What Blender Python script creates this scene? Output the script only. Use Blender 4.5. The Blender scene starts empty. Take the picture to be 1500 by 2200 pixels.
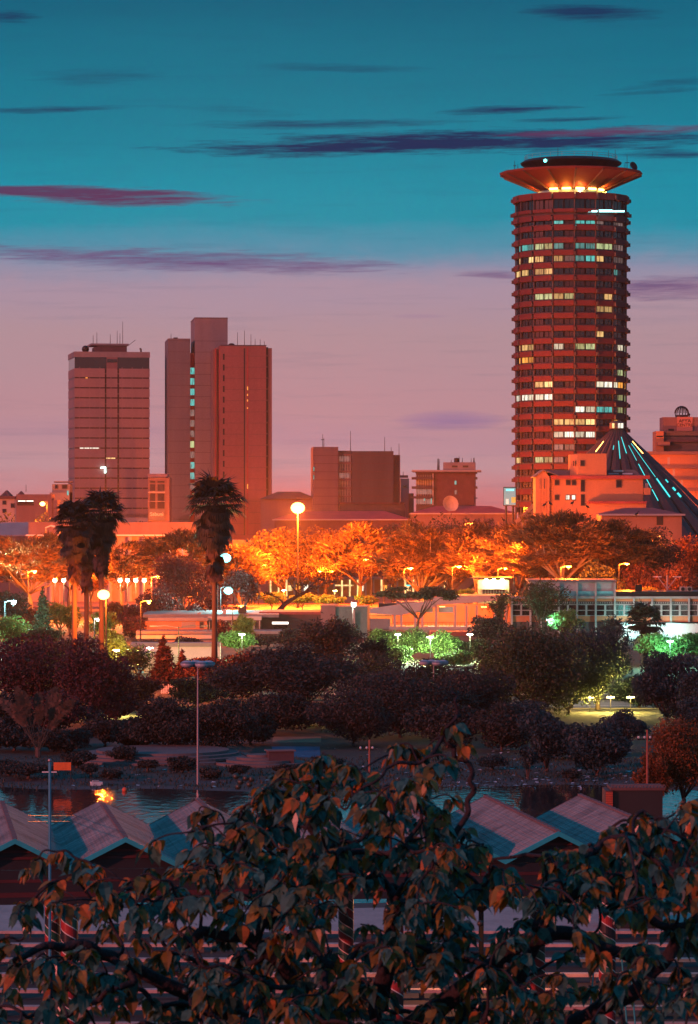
import bpy, math, random
import numpy as np
from mathutils import Vector, Matrix
R = math.radians
sc = bpy.context.scene
col = sc.collection
F = 7000.0            # focal length in photo pixels (photo is 1500 x 2200, horizon at row 1100)
EYE = 22.0
# ------------------------------------------------------------------ camera
cam = bpy.data.cameras.new('camera'); camo = bpy.data.objects.new('camera', cam); col.objects.link(camo)
camo.location = (0, 0, EYE); camo.rotation_euler = (R(90), 0, 0)
cam.sensor_fit = 'HORIZONTAL'; cam.sensor_width = 36; cam.lens = 36 * F / 1500
cam.clip_start = 0.5; cam.clip_end = 9000
cam.dof.use_dof = True; cam.dof.focus_distance = 600; cam.dof.aperture_fstop = 13
sc.camera = camo
sc.render.engine = 'CYCLES'
sc.cycles.use_denoising = True
sc.cycles.max_bounces = 5; sc.cycles.diffuse_bounces = 2; sc.cycles.glossy_bounces = 3
sc.cycles.transmission_bounces = 3; sc.cycles.transparent_max_bounces = 8; sc.cycles.volume_bounces = 0
sc.cycles.sample_clamp_indirect = 3.0; sc.cycles.caustics_reflective = False; sc.cycles.caustics_refractive = False
sc.view_settings.view_transform = 'Standard'; sc.view_settings.look = 'None'
sc.view_settings.exposure = 0.0; sc.view_settings.gamma = 1.0

def lin(r, g, b):
    f = lambda v: (v / 255 / 12.92) if v / 255 <= 0.04045 else ((v / 255 + 0.055) / 1.055) ** 2.4
    return (f(r), f(g), f(b), 1.0)

# ------------------------------------------------------------------ node helpers
class NT:
    def __init__(s, tree): s.t = tree; s.n = tree.nodes; s.l = tree.links
    def node(s, typ, **kw):
        n = s.n.new(typ)
        for k, v in kw.items(): setattr(n, k, v)
        return n
    def put(s, inp, v):
        if isinstance(v, bpy.types.NodeSocket): s.l.new(v, inp)
        else: inp.default_value = v
    def m(s, op, a, b=0.0, c=None, clamp=False):
        n = s.node('ShaderNodeMath', operation=op, use_clamp=clamp)
        s.put(n.inputs[0], a); s.put(n.inputs[1], b)
        if c is not None: s.put(n.inputs[2], c)
        return n.outputs[0]
    def ramp(s, fac, stops, interp='LINEAR'):
        n = s.node('ShaderNodeValToRGB'); cr = n.color_ramp; cr.interpolation = interp
        while len(cr.elements) < len(stops): cr.elements.new(0.5)
        for e, (p, c) in zip(cr.elements, stops): e.position = p; e.color = c if len(c) == 4 else (*c, 1)
        s.put(n.inputs[0], fac); return n.outputs[0]
    def mix(s, fac, a, b, blend='MIX'):
        n = s.node('ShaderNodeMix', data_type='RGBA', blend_type=blend)
        s.put(n.inputs[0], fac); s.put(n.inputs[6], a); s.put(n.inputs[7], b)
        return n.outputs[2]
    def noise(s, vec, scale, detail=3, rough=0.5):
        n = s.node('ShaderNodeTexNoise')
        if vec is not None: s.put(n.inputs['Vector'], vec)
        n.inputs['Scale'].default_value = scale; n.inputs['Detail'].default_value = detail; n.inputs['Roughness'].default_value = rough
        return n.outputs[0]
    def comb(s, x, y, z):
        n = s.node('ShaderNodeCombineXYZ'); s.put(n.inputs[0], x); s.put(n.inputs[1], y); s.put(n.inputs[2], z); return n.outputs[0]

# ------------------------------------------------------------------ world: dusk sky (by direction), streak clouds
w = bpy.data.worlds.new('World'); sc.world = w; w.use_nodes = True
N = NT(w.node_tree); w.node_tree.nodes.clear()
tc = N.node('ShaderNodeTexCoord'); sp = N.node('ShaderNodeSeparateXYZ'); N.l.new(tc.outputs['Generated'], sp.inputs[0])
X, Y, Z = sp.outputs
hyp = N.m('SQRT', N.m('ADD', N.m('MULTIPLY', X, X), N.m('MULTIPLY', Y, Y)))
el = N.m('ARCTAN2', Z, hyp)                    # elevation
az = N.m('ARCTAN2', X, Y)                      # azimuth, 0 = straight over the park
ypx = N.m('MULTIPLY', el, 7000.0)              # degrees of elevation in a handier unit
xpx = N.m('MULTIPLY', az, 7000.0)
wob = N.noise(N.comb(N.m('MULTIPLY', az, 6), N.m('MULTIPLY', el, 60), 0.0), 1.0, 3)
yb = N.m('ADD', ypx, N.m('ADD', N.m('MULTIPLY', N.m('SUBTRACT', wob, 0.5), 90), N.m('MULTIPLY', N.m('SUBTRACT', N.noise(N.comb(N.m('MULTIPLY', az, 90), N.m('MULTIPLY', el, 160), 5.0), 1.0, 4, .7), 0.5), 40)))
fac = N.m('DIVIDE', yb, 2400.0, clamp=True)
def S(y): return (1100 - y) / 2400.0
sky = N.ramp(fac, [(0.0, lin(204, 112, 114)), (S(1000), lin(188, 144, 152)), (S(880), lin(184, 139, 148)), (S(720), lin(176, 143, 152)),
                   (S(620), lin(168, 144, 162)), (S(575), lin(138, 142, 168)), (S(535), lin(84, 144, 170)), (S(480), lin(14, 144, 168)), (S(400), lin(0, 141, 166)),
                   (S(250), lin(0, 124, 150)), (S(0), lin(0, 98, 126)), (0.62, lin(0, 112, 142)), (0.8, lin(20, 150, 190)), (1.0, lin(24, 110, 156))])
# clouds: (x, y, half length, half thickness, slope, strength, warm)
CL = [(960, 310, 640, 24, -0.024, 1.25, 0), (1330, 289, 300, 9, -0.03, 1.0, 1), (240, 426, 360, 17, 0.03, 1.1, 1), (100, 414, 260, 9, 0.0, 0.6, 1),
      (400, 562, 520, 20, 0.03, 0.8, 2), (120, 545, 300, 12, 0.0, 0.6, 2), (1090, 241, 170, 8, -0.03, 0.9, 0), (1265, 38, 150, 18, 0.05, 0.8, 0),
      (20, 48, 70, 12, 0.0, 0.9, 0), (110, 243, 190, 7, -0.03, 0.7, 0), (700, 270, 330, 9, -0.01, 0.65, 0), (1440, 620, 170, 22, -0.03, 0.7, 2),
      (1440, 338, 120, 8, 0.0, 0.8, 0), (1440, 190, 160, 10, -0.08, 0.5, 0), (760, 152, 200, 8, 0.02, 0.4, 0), (210, 172, 160, 16, -0.04, 0.35, 0),
      (970, 903, 130, 20, 0.0, 0.8, 3), (1060, 592, 110, 8, 0.03, 0.6, 2), (900, 680, 70, 5, 0, 0.3, 3), (1230, 262, 150, 5, -0.03, 0.7, 0),
      (250, 925, 900, 30, 0.0, 0.16, 3), (1050, 955, 900, 30, 0.0, 0.15, 3), (1420, 205, 160, 5, -.05, .5, 0), (500, 243, 160, 10, .05, .25, 0)]
st = N.noise(N.comb(N.m('MULTIPLY', az, 17), N.m('MULTIPLY', el, 300), 3.0), 1.0, 8, 0.66)
st2 = N.noise(N.comb(N.m('MULTIPLY', N.m('ADD', az, N.m('MULTIPLY', el, 1.5)), 60), N.m('MULTIPLY', N.m('SUBTRACT', el, N.m('MULTIPLY', az, 0.03)), 900), 1.0), 1.0, 6, 0.7)
edge = N.m('ADD', N.m('MULTIPLY', N.m('SUBTRACT', st, 0.5), 2.4), N.m('MULTIPLY', N.m('SUBTRACT', st2, 0.5), 2.0))
tint = {0: lin(10, 42, 84), 1: lin(92, 56, 92), 2: lin(104, 72, 118), 3: lin(142, 112, 154)}
cur = sky
for cx, cy, a, b, sl, k, warm in CL:
    b *= 1.25; k *= 1.15
    u = N.m('SUBTRACT', xpx, cx - 750.0)
    v = N.m('SUBTRACT', N.m('ADD', ypx, N.m('MULTIPLY', u, sl)), 1100.0 - cy)
    q = N.m('ADD', N.m('POWER', N.m('ABSOLUTE', N.m('DIVIDE', u, a)), 2.0), N.m('POWER', N.m('ABSOLUTE', N.m('DIVIDE', v, b)), 1.6))
    d = N.m('ADD', N.m('SUBTRACT', 1.0, q), N.m('MULTIPLY', edge, 1.15 if warm != 3 else 0.3))
    cur = N.mix(N.m('MULTIPLY', N.m('MULTIPLY', d, 0.8, clamp=True), k, clamp=True), cur, tint[warm])
# faint streak texture everywhere
cur = N.mix(N.m('MULTIPLY', N.m('SUBTRACT', st, 0.52, clamp=True), 0.9, clamp=True), cur, lin(20, 84, 116))
nish = N.node('ShaderNodeTexSky', sky_type='NISHITA'); nish.sun_disc = False; nish.sun_elevation = R(12); nish.sun_rotation = R(222)
bg = N.node('ShaderNodeBackground'); N.l.new(cur, bg.inputs[0]); bg.inputs[1].default_value = 1.0
bg2 = N.node('ShaderNodeBackground'); N.l.new(nish.outputs[0], bg2.inputs[0]); bg2.inputs[1].default_value = 0.0002
ad = N.node('ShaderNodeAddShader'); N.l.new(bg.outputs[0], ad.inputs[0]); N.l.new(bg2.outputs[0], ad.inputs[1])
wo = N.node('ShaderNodeOutputWorld'); N.l.new(ad.outputs[0], wo.inputs[0])
# ------------------------------------------------------------------ the low red sun behind the camera's left shoulder
sun = bpy.data.lights.new('sun', 'SUN'); sun.energy = 2.6; sun.angle = R(0.5); sun.color = (1.0, 0.19, 0.17)
suno = bpy.data.objects.new('sun', sun); col.objects.link(suno)
SUNDIR = Vector((-0.72, -0.62, 0.20)).normalized()      # towards the sun
suno.rotation_euler = SUNDIR.to_track_quat('Z', 'Y').to_euler()

# ------------------------------------------------------------------ object helpers
def tag(o, label=None, cat=None, group=None, kind=None):
    if label: o['label'] = label
    if cat: o['category'] = cat
    if group: o['group'] = group
    if kind: o['kind'] = kind
    return o
def empty(name, loc, rz=0.0, label=None, cat=None, group=None):
    o = bpy.data.objects.new(name, None); o.location = loc; o.rotation_euler = (0, 0, rz); o.empty_display_size = 0.5
    col.objects.link(o); return tag(o, label, cat, group)
def P(px, py, D): return Vector(((px - 750) * D / F, D, EYE - (py - 1100) * D / F))
def zat(py, D): return EYE - (py - 1100) * D / F
def xat(px, D): return (px - 750) * D / F
def Dg(py): return EYE * F / (py - 1100.0)
class MB:
    def __init__(s): s.v = []; s.f = []; s.mi = []; s.smooth = False
    def add(s, vs, fs, mi=0):
        b = len(s.v); s.v += [tuple(v) for v in vs]; s.f += [tuple(i + b for i in f) for f in fs]; s.mi += [mi] * len(fs); return s
    def box(s, x0, x1, y0, y1, z0, z1, mi=0):
        if x0 > x1: x0, x1 = x1, x0
        if y0 > y1: y0, y1 = y1, y0
        if z0 > z1: z0, z1 = z1, z0
        s.add([(x0, y0, z0), (x1, y0, z0), (x1, y1, z0), (x0, y1, z0), (x0, y0, z1), (x1, y0, z1), (x1, y1, z1), (x0, y1, z1)],
              [(0, 3, 2, 1), (4, 5, 6, 7), (0, 1, 5, 4), (1, 2, 6, 5), (2, 3, 7, 6), (3, 0, 4, 7)], mi)
        return s
    def tube(s, pts, rad, n=6, mi=0, caps=True):
        pts = [Vector(p) for p in pts]
        if not hasattr(rad, '__len__'): rad = [rad] * len(pts)
        ring = []; b = len(s.v); prev = None
        for i, p in enumerate(pts):
            t = (pts[min(i + 1, len(pts) - 1)] - pts[max(i - 1, 0)])
            if t.length < 1e-9: t = Vector((0, 0, 1))
            t.normalize()
            if prev is None:
                a = Vector((0, 0, 1)) if abs(t.z) < 0.9 else Vector((1, 0, 0))
                u = t.cross(a).normalized()
            else:
                u = (prev - t * prev.dot(t))
                u = u.normalized() if u.length > 1e-6 else t.orthogonal().normalized()
            prev = u; vv = t.cross(u)
            for k in range(n):
                a = 2 * math.pi * k / n
                s.v.append(tuple(p + (u * math.cos(a) + vv * math.sin(a)) * rad[i]))
        for i in range(len(pts) - 1):
            for k in range(n):
                k2 = (k + 1) % n
                s.f.append((b + i * n + k, b + i * n + k2, b + (i + 1) * n + k2, b + (i + 1) * n + k)); s.mi.append(mi)
        if caps:
            s.f.append(tuple(b + k for k in range(n))[::-1]); s.mi.append(mi)
            e = b + (len(pts) - 1) * n; s.f.append(tuple(e + k for k in range(n))); s.mi.append(mi)
        return s
    def prism(s, poly, h0, h1, mi=0):          # polygon in xy, extruded in z
        n = len(poly)
        s.add([(x, y, h0) for x, y in poly] + [(x, y, h1) for x, y in poly],
              [tuple(range(n))[::-1], tuple(range(n, 2 * n))] + [(i, (i + 1) % n, n + (i + 1) % n, n + i) for i in range(n)], mi)
        return s
    def prism_y(s, poly, y0, y1, mi=0):        # polygon in xz, extruded in y
        n = len(poly)
        s.add([(x, y0, z) for x, z in poly] + [(x, y1, z) for x, z in poly],
              [tuple(range(n)), tuple(range(n, 2 * n))[::-1]] + [(i, n + i, n + (i + 1) % n, (i + 1) % n) for i in range(n)], mi)
        return s
    def ball(s, c, r, n=10, m=6, sz=1.0, mi=0):
        vs = []; fs = []
        for i in range(1, m):
            t = math.pi * i / m
            for k in range(n):
                a = 2 * math.pi * k / n
                vs.append((c[0] + r * math.sin(t) * math.cos(a), c[1] + r * math.sin(t) * math.sin(a), c[2] + r * sz * math.cos(t)))
        top = len(vs); vs.append((c[0], c[1], c[2] + r * sz)); bot = len(vs); vs.append((c[0], c[1], c[2] - r * sz))
        for i in range(m - 2):
            for k in range(n):
                k2 = (k + 1) % n; fs.append((i * n + k, (i + 1) * n + k, (i + 1) * n + k2, i * n + k2))
        for k in range(n):
            k2 = (k + 1) % n; fs.append((top, k, k2)); fs.append((bot, (m - 2) * n + k2, (m - 2) * n + k))
        s.add(vs, fs, mi); return s
    def lathe(s, prof, n=24, mi=0, rot=0.0):
        b = len(s.v)
        for r, z in prof:
            for k in range(n):
                a = rot + 2 * math.pi * k / n
                s.v.append((r * math.cos(a), r * math.sin(a), z))
        for i in range(len(prof) - 1):
            for k in range(n):
                k2 = (k + 1) % n
                s.f.append((b + i * n + k, b + i * n + k2, b + (i + 1) * n + k2, b + (i + 1) * n + k)); s.mi.append(mi)
        return s
    def build(s, name, mats, parent=None, smooth=False, label=None):
        if not isinstance(mats, (list, tuple)): mats = [mats]
        me = bpy.data.meshes.new(name); me.from_pydata(s.v, [], s.f)
        for mm in mats: me.materials.append(mm)
        if len(mats) > 1: me.polygons.foreach_set('material_index', s.mi)
        if smooth: me.polygons.foreach_set('use_smooth', [True] * len(me.polygons))
        me.update()
        o = bpy.data.objects.new(name, me); col.objects.link(o)
        if parent is not None: o.parent = parent
        if label: o['label'] = label
        return o
def npmesh(name, verts, nper, mats, parent=None, mi=None, smooth=False):
    """verts: (n*nper,3) array; every nper verts is one face."""
    me = bpy.data.meshes.new(name); nv = len(verts); nf = nv // nper
    me.vertices.add(nv); me.vertices.foreach_set('co', np.asarray(verts, np.float32).ravel())
    me.loops.add(nv); me.loops.foreach_set('vertex_index', np.arange(nv, dtype=np.int32))
    me.polygons.add(nf); me.polygons.foreach_set('loop_start', np.arange(0, nv, nper, dtype=np.int32))
    me.polygons.foreach_set('loop_total', np.full(nf, nper, np.int32))
    if not isinstance(mats, (list, tuple)): mats = [mats]
    for mm in mats: me.materials.append(mm)
    if mi is not None: me.polygons.foreach_set('material_index', np.asarray(mi, np.int32))
    me.update(calc_edges=True)
    o = bpy.data.objects.new(name, me); col.objects.link(o)
    if parent is not None: o.parent = parent
    return o

# ------------------------------------------------------------------ materials
def mat(name, c, rough=0.7, var=0.3, scale=0.6, metallic=0.0, emis=None, estr=0.0, streak=False, bump=0.0, bscale=8, spec=0.5):
    m = bpy.data.materials.new(name); m.use_nodes = True; n = NT(m.node_tree); b = m.node_tree.nodes['Principled BSDF']
    t = n.node('ShaderNodeTexCoord'); vec = t.outputs['Object']
    if streak:
        mp = n.node('ShaderNodeMapping'); mp.inputs['Scale'].default_value = (1, 1, 0.12); n.l.new(vec, mp.inputs[0]); vec = mp.outputs[0]
    f = n.noise(vec, scale, 4, 0.6)
    f2 = n.noise(t.outputs['Object'], scale * 9, 3, 0.6)
    f = n.m('ADD', n.m('MULTIPLY', f, 0.65), n.m('MULTIPLY', f2, 0.35))
    d = tuple(max(0, v * (1 - var)) for v in c[:3]); h = tuple(min(1, v * (1 + var)) for v in c[:3])
    cc = n.ramp(f, [(0.3, d), (0.7, h)])
    n.l.new(cc, b.inputs['Base Color']); b.inputs['Roughness'].default_value = rough; b.inputs['Metallic'].default_value = metallic
    b.inputs['Specular IOR Level'].default_value = spec
    if emis is not None:
        b.inputs['Emission Color'].default_value = (*emis[:3], 1); b.inputs['Emission Strength'].default_value = estr
        m.cycles.emission_sampling = 'NONE'
    if bump:
        bn = n.node('ShaderNodeBump'); bn.inputs['Strength'].default_value = bump; bn.inputs['Distance'].default_value = 0.1
        n.l.new(n.noise(t.outputs['Object'], bscale, 4), bn.inputs['Height']); n.l.new(bn.outputs[0], b.inputs['Normal'])
    return m
def leafmat(name, c, c2, trans=0.3, rough=0.6, clump=0.5):
    m = bpy.data.materials.new(name); m.use_nodes = True; n = NT(m.node_tree); b = m.node_tree.nodes['Principled BSDF']
    g = n.node('ShaderNodeNewGeometry'); t = n.node('ShaderNodeTexCoord')
    f = n.m('ADD', n.m('MULTIPLY', g.outputs['Random Per Island'], 0.34), n.m('MULTIPLY', n.noise(t.outputs['Object'], clump, 2), 0.66))
    cc = n.ramp(f, [(0.25, c), (0.72, c2)])
    n.l.new(cc, b.inputs['Base Color']); b.inputs['Roughness'].default_value = rough
    tr = n.node('ShaderNodeBsdfTranslucent'); n.l.new(cc, tr.inputs[0])
    mx = n.node('ShaderNodeMixShader'); mx.inputs[0].default_value = trans
    out = [x for x in m.node_tree.nodes if x.type == 'OUTPUT_MATERIAL'][0]
    n.l.new(b.outputs[0], mx.inputs[1]); n.l.new(tr.outputs[0], mx.inputs[2]); n.l.new(mx.outputs[0], out.inputs[0])
    return m
def glow(name, c, s, stripes=False):
    m = bpy.data.materials.new(name); m.use_nodes = True; n = NT(m.node_tree); b = m.node_tree.nodes['Principled BSDF']
    b.inputs['Base Color'].default_value = (0.02, 0.02, 0.02, 1)
    if stripes:       # lit room seen through curtains
        t = n.node('ShaderNodeTexCoord'); mp = n.node('ShaderNodeMapping'); mp.inputs['Scale'].default_value = (2.2, 2.2, 0.25)
        n.l.new(t.outputs['Object'], mp.inputs[0]); f = n.noise(mp.outputs[0], 1.3, 3, 0.7)
        dk = tuple(v * 0.22 for v in c[:3])
        n.l.new(n.ramp(f, [(0.36, dk), (0.5, c[:3]), (0.66, tuple(min(1, v * 1.25) for v in c[:3]))]), b.inputs['Emission Color'])
    else: b.inputs['Emission Color'].default_value = (*c[:3], 1)
    b.inputs['Emission Strength'].default_value = s
    m.cycles.emission_sampling = 'NONE'
    return m
# ------------------------------------------------------------------ palette
conc = mat('concrete', (.21, .19, .19), .8, .18, .25, streak=True)
conc_d = mat('dark_concrete', (.085, .07, .07), .85, .25, .3, streak=True)
conc_p = mat('pale_concrete', (.34, .31, .30), .8, .15, .3, streak=True)
clay = mat('clay_render', (.175, .11, .11), .8, .2, .3, streak=True)
redband = mat('red_painted_band', (.26, .05, .05), .7, .3, .3)
bandrose = mat('terracotta_band', (.115, .024, .024), .75, .25, .12, streak=True)
dark = mat('dark_opening', (.007, .006, .008), .4, .3, 1)
glass = mat('dark_glass', (.010, .010, .014), .12, .4, 1.2, spec=0.8)
glass2 = mat('curtained_glass', (.035, .022, .022), .25, .7, 1.4, streak=True, spec=0.6)
metal = mat('grey_metal', (.22, .22, .24), .45, .2, 1, metallic=.5)
metal_d = mat('dark_metal', (.014, .012, .014), .5, .3, 1, metallic=.4)
white = mat('white_paint', (.72, .70, .68), .55, .12, .5)
orange_w = mat('ochre_render', (.36, .17, .09), .8, .15, .25, streak=True)
roofred = mat('red_roof_sheet', (.34, .05, .04), .6, .25, .4)
roofbr = mat('brown_roof_tile', (.10, .05, .05), .8, .3, .5)
roofgrey = mat('grey_roof_sheet', (.13, .12, .14), .7, .25, .4)
tealp = mat('teal_paint', (.02, .38, .42), .5, .2, .8)
sallow = mat('yellow_render', (.50, .42, .22), .8, .15, .3)
G_warm = glow('lit_curtain_warm', (1.0, .62, .24), 1.5, True)
G_orange = glow('lit_curtain_orange', (1.0, .38, .06), 1.3, True)
G_white = glow('lit_curtain_white', (1.0, .92, .72), 1.35, True)
G_green = glow('lit_curtain_green', (.62, .72, .34), .8, True)
G_cyan = glow('lit_curtain_cyan', (.12, .72, .66), .7, True)
G_dim = glow('lit_room_dim', (.34, .22, .20), .6, True)
B_or = glow('sodium_bulb', (1.0, .42, .10), 9)
B_wh = glow('white_bulb', (1.0, .95, .85), 8)
B_cy = glow('cyan_bulb', (.16, 1.0, .95), 5)
T_cy = glow('cyan_tube', (.05, .70, .72), 1.5)
T_wh = glow('white_tube', (1.0, .86, .74), 3.0)
T_or = glow('orange_tube', (1.0, .42, .08), 14)
OR, WH, CY, GR, YE = (1.0, .14, .008), (1.0, .78, .55), (.30, .95, .90), (.78, 1.0, .42), (1.0, .72, .15)

def light(name, loc, color, power, r=0.3, parent=None):
    l = bpy.data.lights.new(name, 'POINT'); l.energy = power; l.color = color; l.shadow_soft_size = r
    o = bpy.data.objects.new(name, l); o.location = loc; col.objects.link(o)
    if parent is not None: o.parent = parent
    return o
def aerial(mb, x, y, z, h, r=.06, bars=0):
    mb.tube([(x, y, z), (x, y, z + h)], [r, r * .6], 4)
    for i in range(bars):
        zz = z + h * (.55 + .18 * i); mb.box(x - h * .12, x + h * .12, y - r, y + r, zz, zz + r * 2)
def text(name, s, size, loc, rotz, m, parent, ext=.03):
    cu = bpy.data.curves.new(name, 'FONT'); cu.body = s; cu.size = size; cu.extrude = ext; cu.align_x = 'CENTER'
    o = bpy.data.objects.new(name + '_curve', cu); col.objects.link(o)
    dg = bpy.context.evaluated_depsgraph_get(); me = bpy.data.meshes.new_from_object(o.evaluated_get(dg))
    bpy.data.objects.remove(o); me.materials.clear(); me.materials.append(m)
    t = bpy.data.objects.new(name, me); col.objects.link(t); t.rotation_euler = (R(90), 0, rotz); t.location = loc; t.parent = parent
    return t

# ================================================================== round tower
D = 840.0; s = D / F; cx = xat(1227, D)
T = empty('round_office_tower', (cx, D, 0), 0, 'tall round ring-banded tower with a floodlit saucer on top', 'tower')
ROT = -math.pi / 2                         # one corner of the 16-gon faces the park
def gon(r, n=16): return [(r * math.cos(ROT + 2 * math.pi * k / n), r * math.sin(ROT + 2 * math.pi * k / n)) for k in range(n)]
def zt(py): return zat(py, D)
MB().lathe([(13.4, 0), (13.4, zt(437))], 16, rot=ROT).build('core', dark, T)
ringys = [498.5 + 26.6 * k for k in range(23)]
rg = random.Random(5)
def band(y_top, y_bot, r, name='ring_band', gap=.35):
    m = MB(); z1, z0 = zt(y_top), zt(y_bot)
    o, i = gon(r), gon(r - .45)
    for k in range(16):
        a, b = Vector(o[k]), Vector(o[(k + 1) % 16]); c, d = Vector(i[k]), Vector(i[(k + 1) % 16]); t = (b - a).normalized()
        a += t * gap; b -= t * gap; c += t * gap; d -= t * gap
        m.prism([tuple(a), tuple(b), tuple(d), tuple(c)], z0, z1)
    m.build(name, bandrose, T)
    q = MB(); zz = (z0 + z1) / 2; ring_o, ring_i = [], []      # one connected ring with a bracket sticking out at every corner
    for k in range(16):
        a = Vector(o[k]).normalized(); u = Vector((-a.y, a.x))
        for rr_, w_ in ((r - .6, -.22), (r + .42, -.22), (r + .42, .22), (r - .6, .22)):
            ring_o.append(tuple(a * rr_ + u * w_)); ring_i.append(tuple(a * (r - 1.3) + u * w_))
    nn = len(ring_o); vs = [(x, y, h) for h in (zz - .62, zz + .30) for lst in (ring_o, ring_i) for x, y in lst]
    fs = []
    for i in range(nn):
        j = (i + 1) % nn
        fs += [(i, j, 2 * nn + j, 2 * nn + i), (nn + j, nn + i, 3 * nn + i, 3 * nn + j), (2 * nn + i, 2 * nn + j, 3 * nn + j, 3 * nn + i), (j, i, nn + i, nn + j)]
    q.add(vs, fs)
    q.build('bracket_ring', conc_d, T)
    return MB()
br = MB()
def merge(dst, src):
    b = len(dst.v); dst.v += src.v; dst.f += [tuple(i + b for i in f) for f in src.f]; dst.mi += src.mi
merge(br, band(424, 438, 15.1, 'parapet_ring', .18))
merge(br, band(459, 466, 15.2)); merge(br, band(472, 483, 15.0))
for y in ringys: merge(br, band(y - 5.4, y + 5.4, 14.9))
fl = MB()                                  # floor slab edges and sill lines
for y in ringys + [466]:
    fl.lathe([(13.4, zt(y + 5.9)), (14.4, zt(y + 5.9)), (14.4, zt(y - 1)), (13.4, zt(y - 1))], 16, rot=ROT)
    fl.lathe([(13.4, zt(y - 5.5)), (14.05, zt(y - 5.5)), (14.05, zt(y - 8.2)), (13.4, zt(y - 8.2))], 16, rot=ROT)
fl.build('floor_slab', conc_d, T)
# window panes : 16 sides x 2 panes on each storey; the dark ones form one mesh per storey
LIT = {482: [(1185, 1200, 'c'), (1230, 1270, 'c'), (1275, 1305, 'd'), (1312, 1336, 'd')],
       533: [(1120, 1143, 'c'), (1147, 1180, 'g'), (1184, 1203, 'c'), (1230, 1270, 'c'), (1275, 1305, 'g'), (1312, 1335, 'd')],
       560: [(1120, 1143, 'w'), (1147, 1180, 'w'), (1184, 1203, 'w'), (1205, 1225, 'd'), (1230, 1270, 'c'), (1275, 1290, 'w'), (1312, 1335, 'd')],
       589: [(1110, 1143, 'w'), (1147, 1180, 'w'), (1312, 1325, 'c')], 642: [(1150, 1180, 'g'), (1184, 1203, 'w'), (1205, 1222, 'g'), (1292, 1308, 'w')],
       668: [(1275, 1308, 'w')], 721: [(1250, 1255, 'w'), (1275, 1303, 'w')],
       748: [(1120, 1143, 'w'), (1184, 1225, 'W'), (1230, 1270, 'g'), (1334, 1340, 'W')], 777: [(1118, 1143, 'o')], 803: [(1334, 1341, 'g')],
       830: [(1147, 1180, 'w'), (1288, 1305, 'W'), (1311, 1323, 'W'), (1334, 1340, 'o')], 857: [(1110, 1143, 'W'), (1146, 1180, 'W'), (1334, 1340, 'g')],
       883: [(1228, 1270, 'W'), (1276, 1307, 'c'), (1334, 1340, 'g')], 911: [(1184, 1225, 'w'), (1228, 1270, 'w'), (1312, 1330, 'o')],
       938: [(1184, 1225, 'W'), (1228, 1270, 'W')], 965: [(1184, 1225, 'd')], 992: [(1110, 1118, 'w'), (1146, 1180, 'g'), (1184, 1203, 'd')], 1045: [(1112, 1118, 'd'), (1146, 1170, 'd')]}
GM = {'w': G_warm, 'o': G_orange, 'W': G_white, 'g': G_green, 'c': G_cyan, 'd': G_dim}
VAR = {k_: [GM[k_]] + [glow(GM[k_].name + '_dimmer', c_, s_, True) for s_ in ss] for k_, c_, ss in (('w', (1, .56, .2), (.9, .5)), ('o', (1, .36, .06), (.7,)), ('W', (1, .86, .6), (.95, .6)), ('g', (.66, .66, .28), (.5,)), ('c', (.16, .6, .55), (.4,)), ('d', (.3, .2, .18), (.35,)))}
pg = gon(13.95)
for k, yr in enumerate([442, 476] + [y for y in ringys]):
    if k == 0: ya, yb_ = 438.5, 458.5
    elif k == 1: ya, yb_ = 484, 495.5
    else: ya, yb_ = yr + 6.4, yr + 17.6
    m = MB(); mul = MB()
    row = min(LIT, key=lambda q: abs(q - (ya + yb_) / 2)); use = LIT[row] if abs(row - (ya + yb_) / 2) < 10 else []
    for sd in range(16):
        a, b = Vector(pg[sd]), Vector(pg[(sd + 1) % 16])
        for h in range(2):
            p, q = a.lerp(b, .5 * h + .03), a.lerp(b, .5 * h + .47)
            mid = (p + q) / 2; nrm = mid.normalized() * .06
            quad = [(p.x, p.y, zt(yb_)), (q.x, q.y, zt(yb_)), (q.x, q.y, zt(ya)), (p.x, p.y, zt(ya))]
            g = None
            if mid.y < 2:
                pxm = 750 + (cx + mid.x) * F / (D + mid.y)
                for l0, l1, kk in use:
                    if l0 - 2 <= pxm <= l1 + 2: g = kk
            if g and rg.random() < .93:
                o = MB(); o.add([(x + nrm.x, y + nrm.y, z) for x, y, z in quad] + [(x - nrm.x, y - nrm.y, z) for x, y, z in quad],
                                [(0, 1, 2, 3), (7, 6, 5, 4), (0, 4, 5, 1), (1, 5, 6, 2), (2, 6, 7, 3), (3, 7, 4, 0)])
                o.build('lit_window', rg.choice(VAR[g]), T)
            else: m.add(quad, [(0, 1, 2, 3)], 1 if rg.random() < .45 else 0)
            for e in (p, q, (p + q) / 2):
                en = e.normalized() * .1
                mul.tube([(e.x + en.x, e.y + en.y, zt(yb_)), (e.x + en.x, e.y + en.y, zt(ya))], .05, 4, caps=False)
    m.build('window_row', [glass, glass2], T); mul.build('mullion', metal_d, T)
cs = MB()                                  # slender vertical fins at the corners
for x, y in gon(14.2): cs.tube([(x, y, 0), (x, y, zt(437))], .22, 4, caps=False)
cs.build('corner_column', conc_d, T)
tb = MB().box(3.4, 12.6, -13.7, -14.35, zt(466), zt(463)); tb.box(6, 9.5, -13.9, -14.4, zt(462.4), zt(461.5)); tb.build('strip_lamp', glow('strip_cyan', (.35, 1, 1), 4), T)
MB().lathe([(13.6, zt(427)), (0.5, zt(427) + .1)], 16, rot=ROT).build('roof_terrace', conc_d, T)
MB().lathe([(6.9, zt(427)), (6.9, zt(404))], 16, rot=ROT).build('neck', clay, T)
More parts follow.
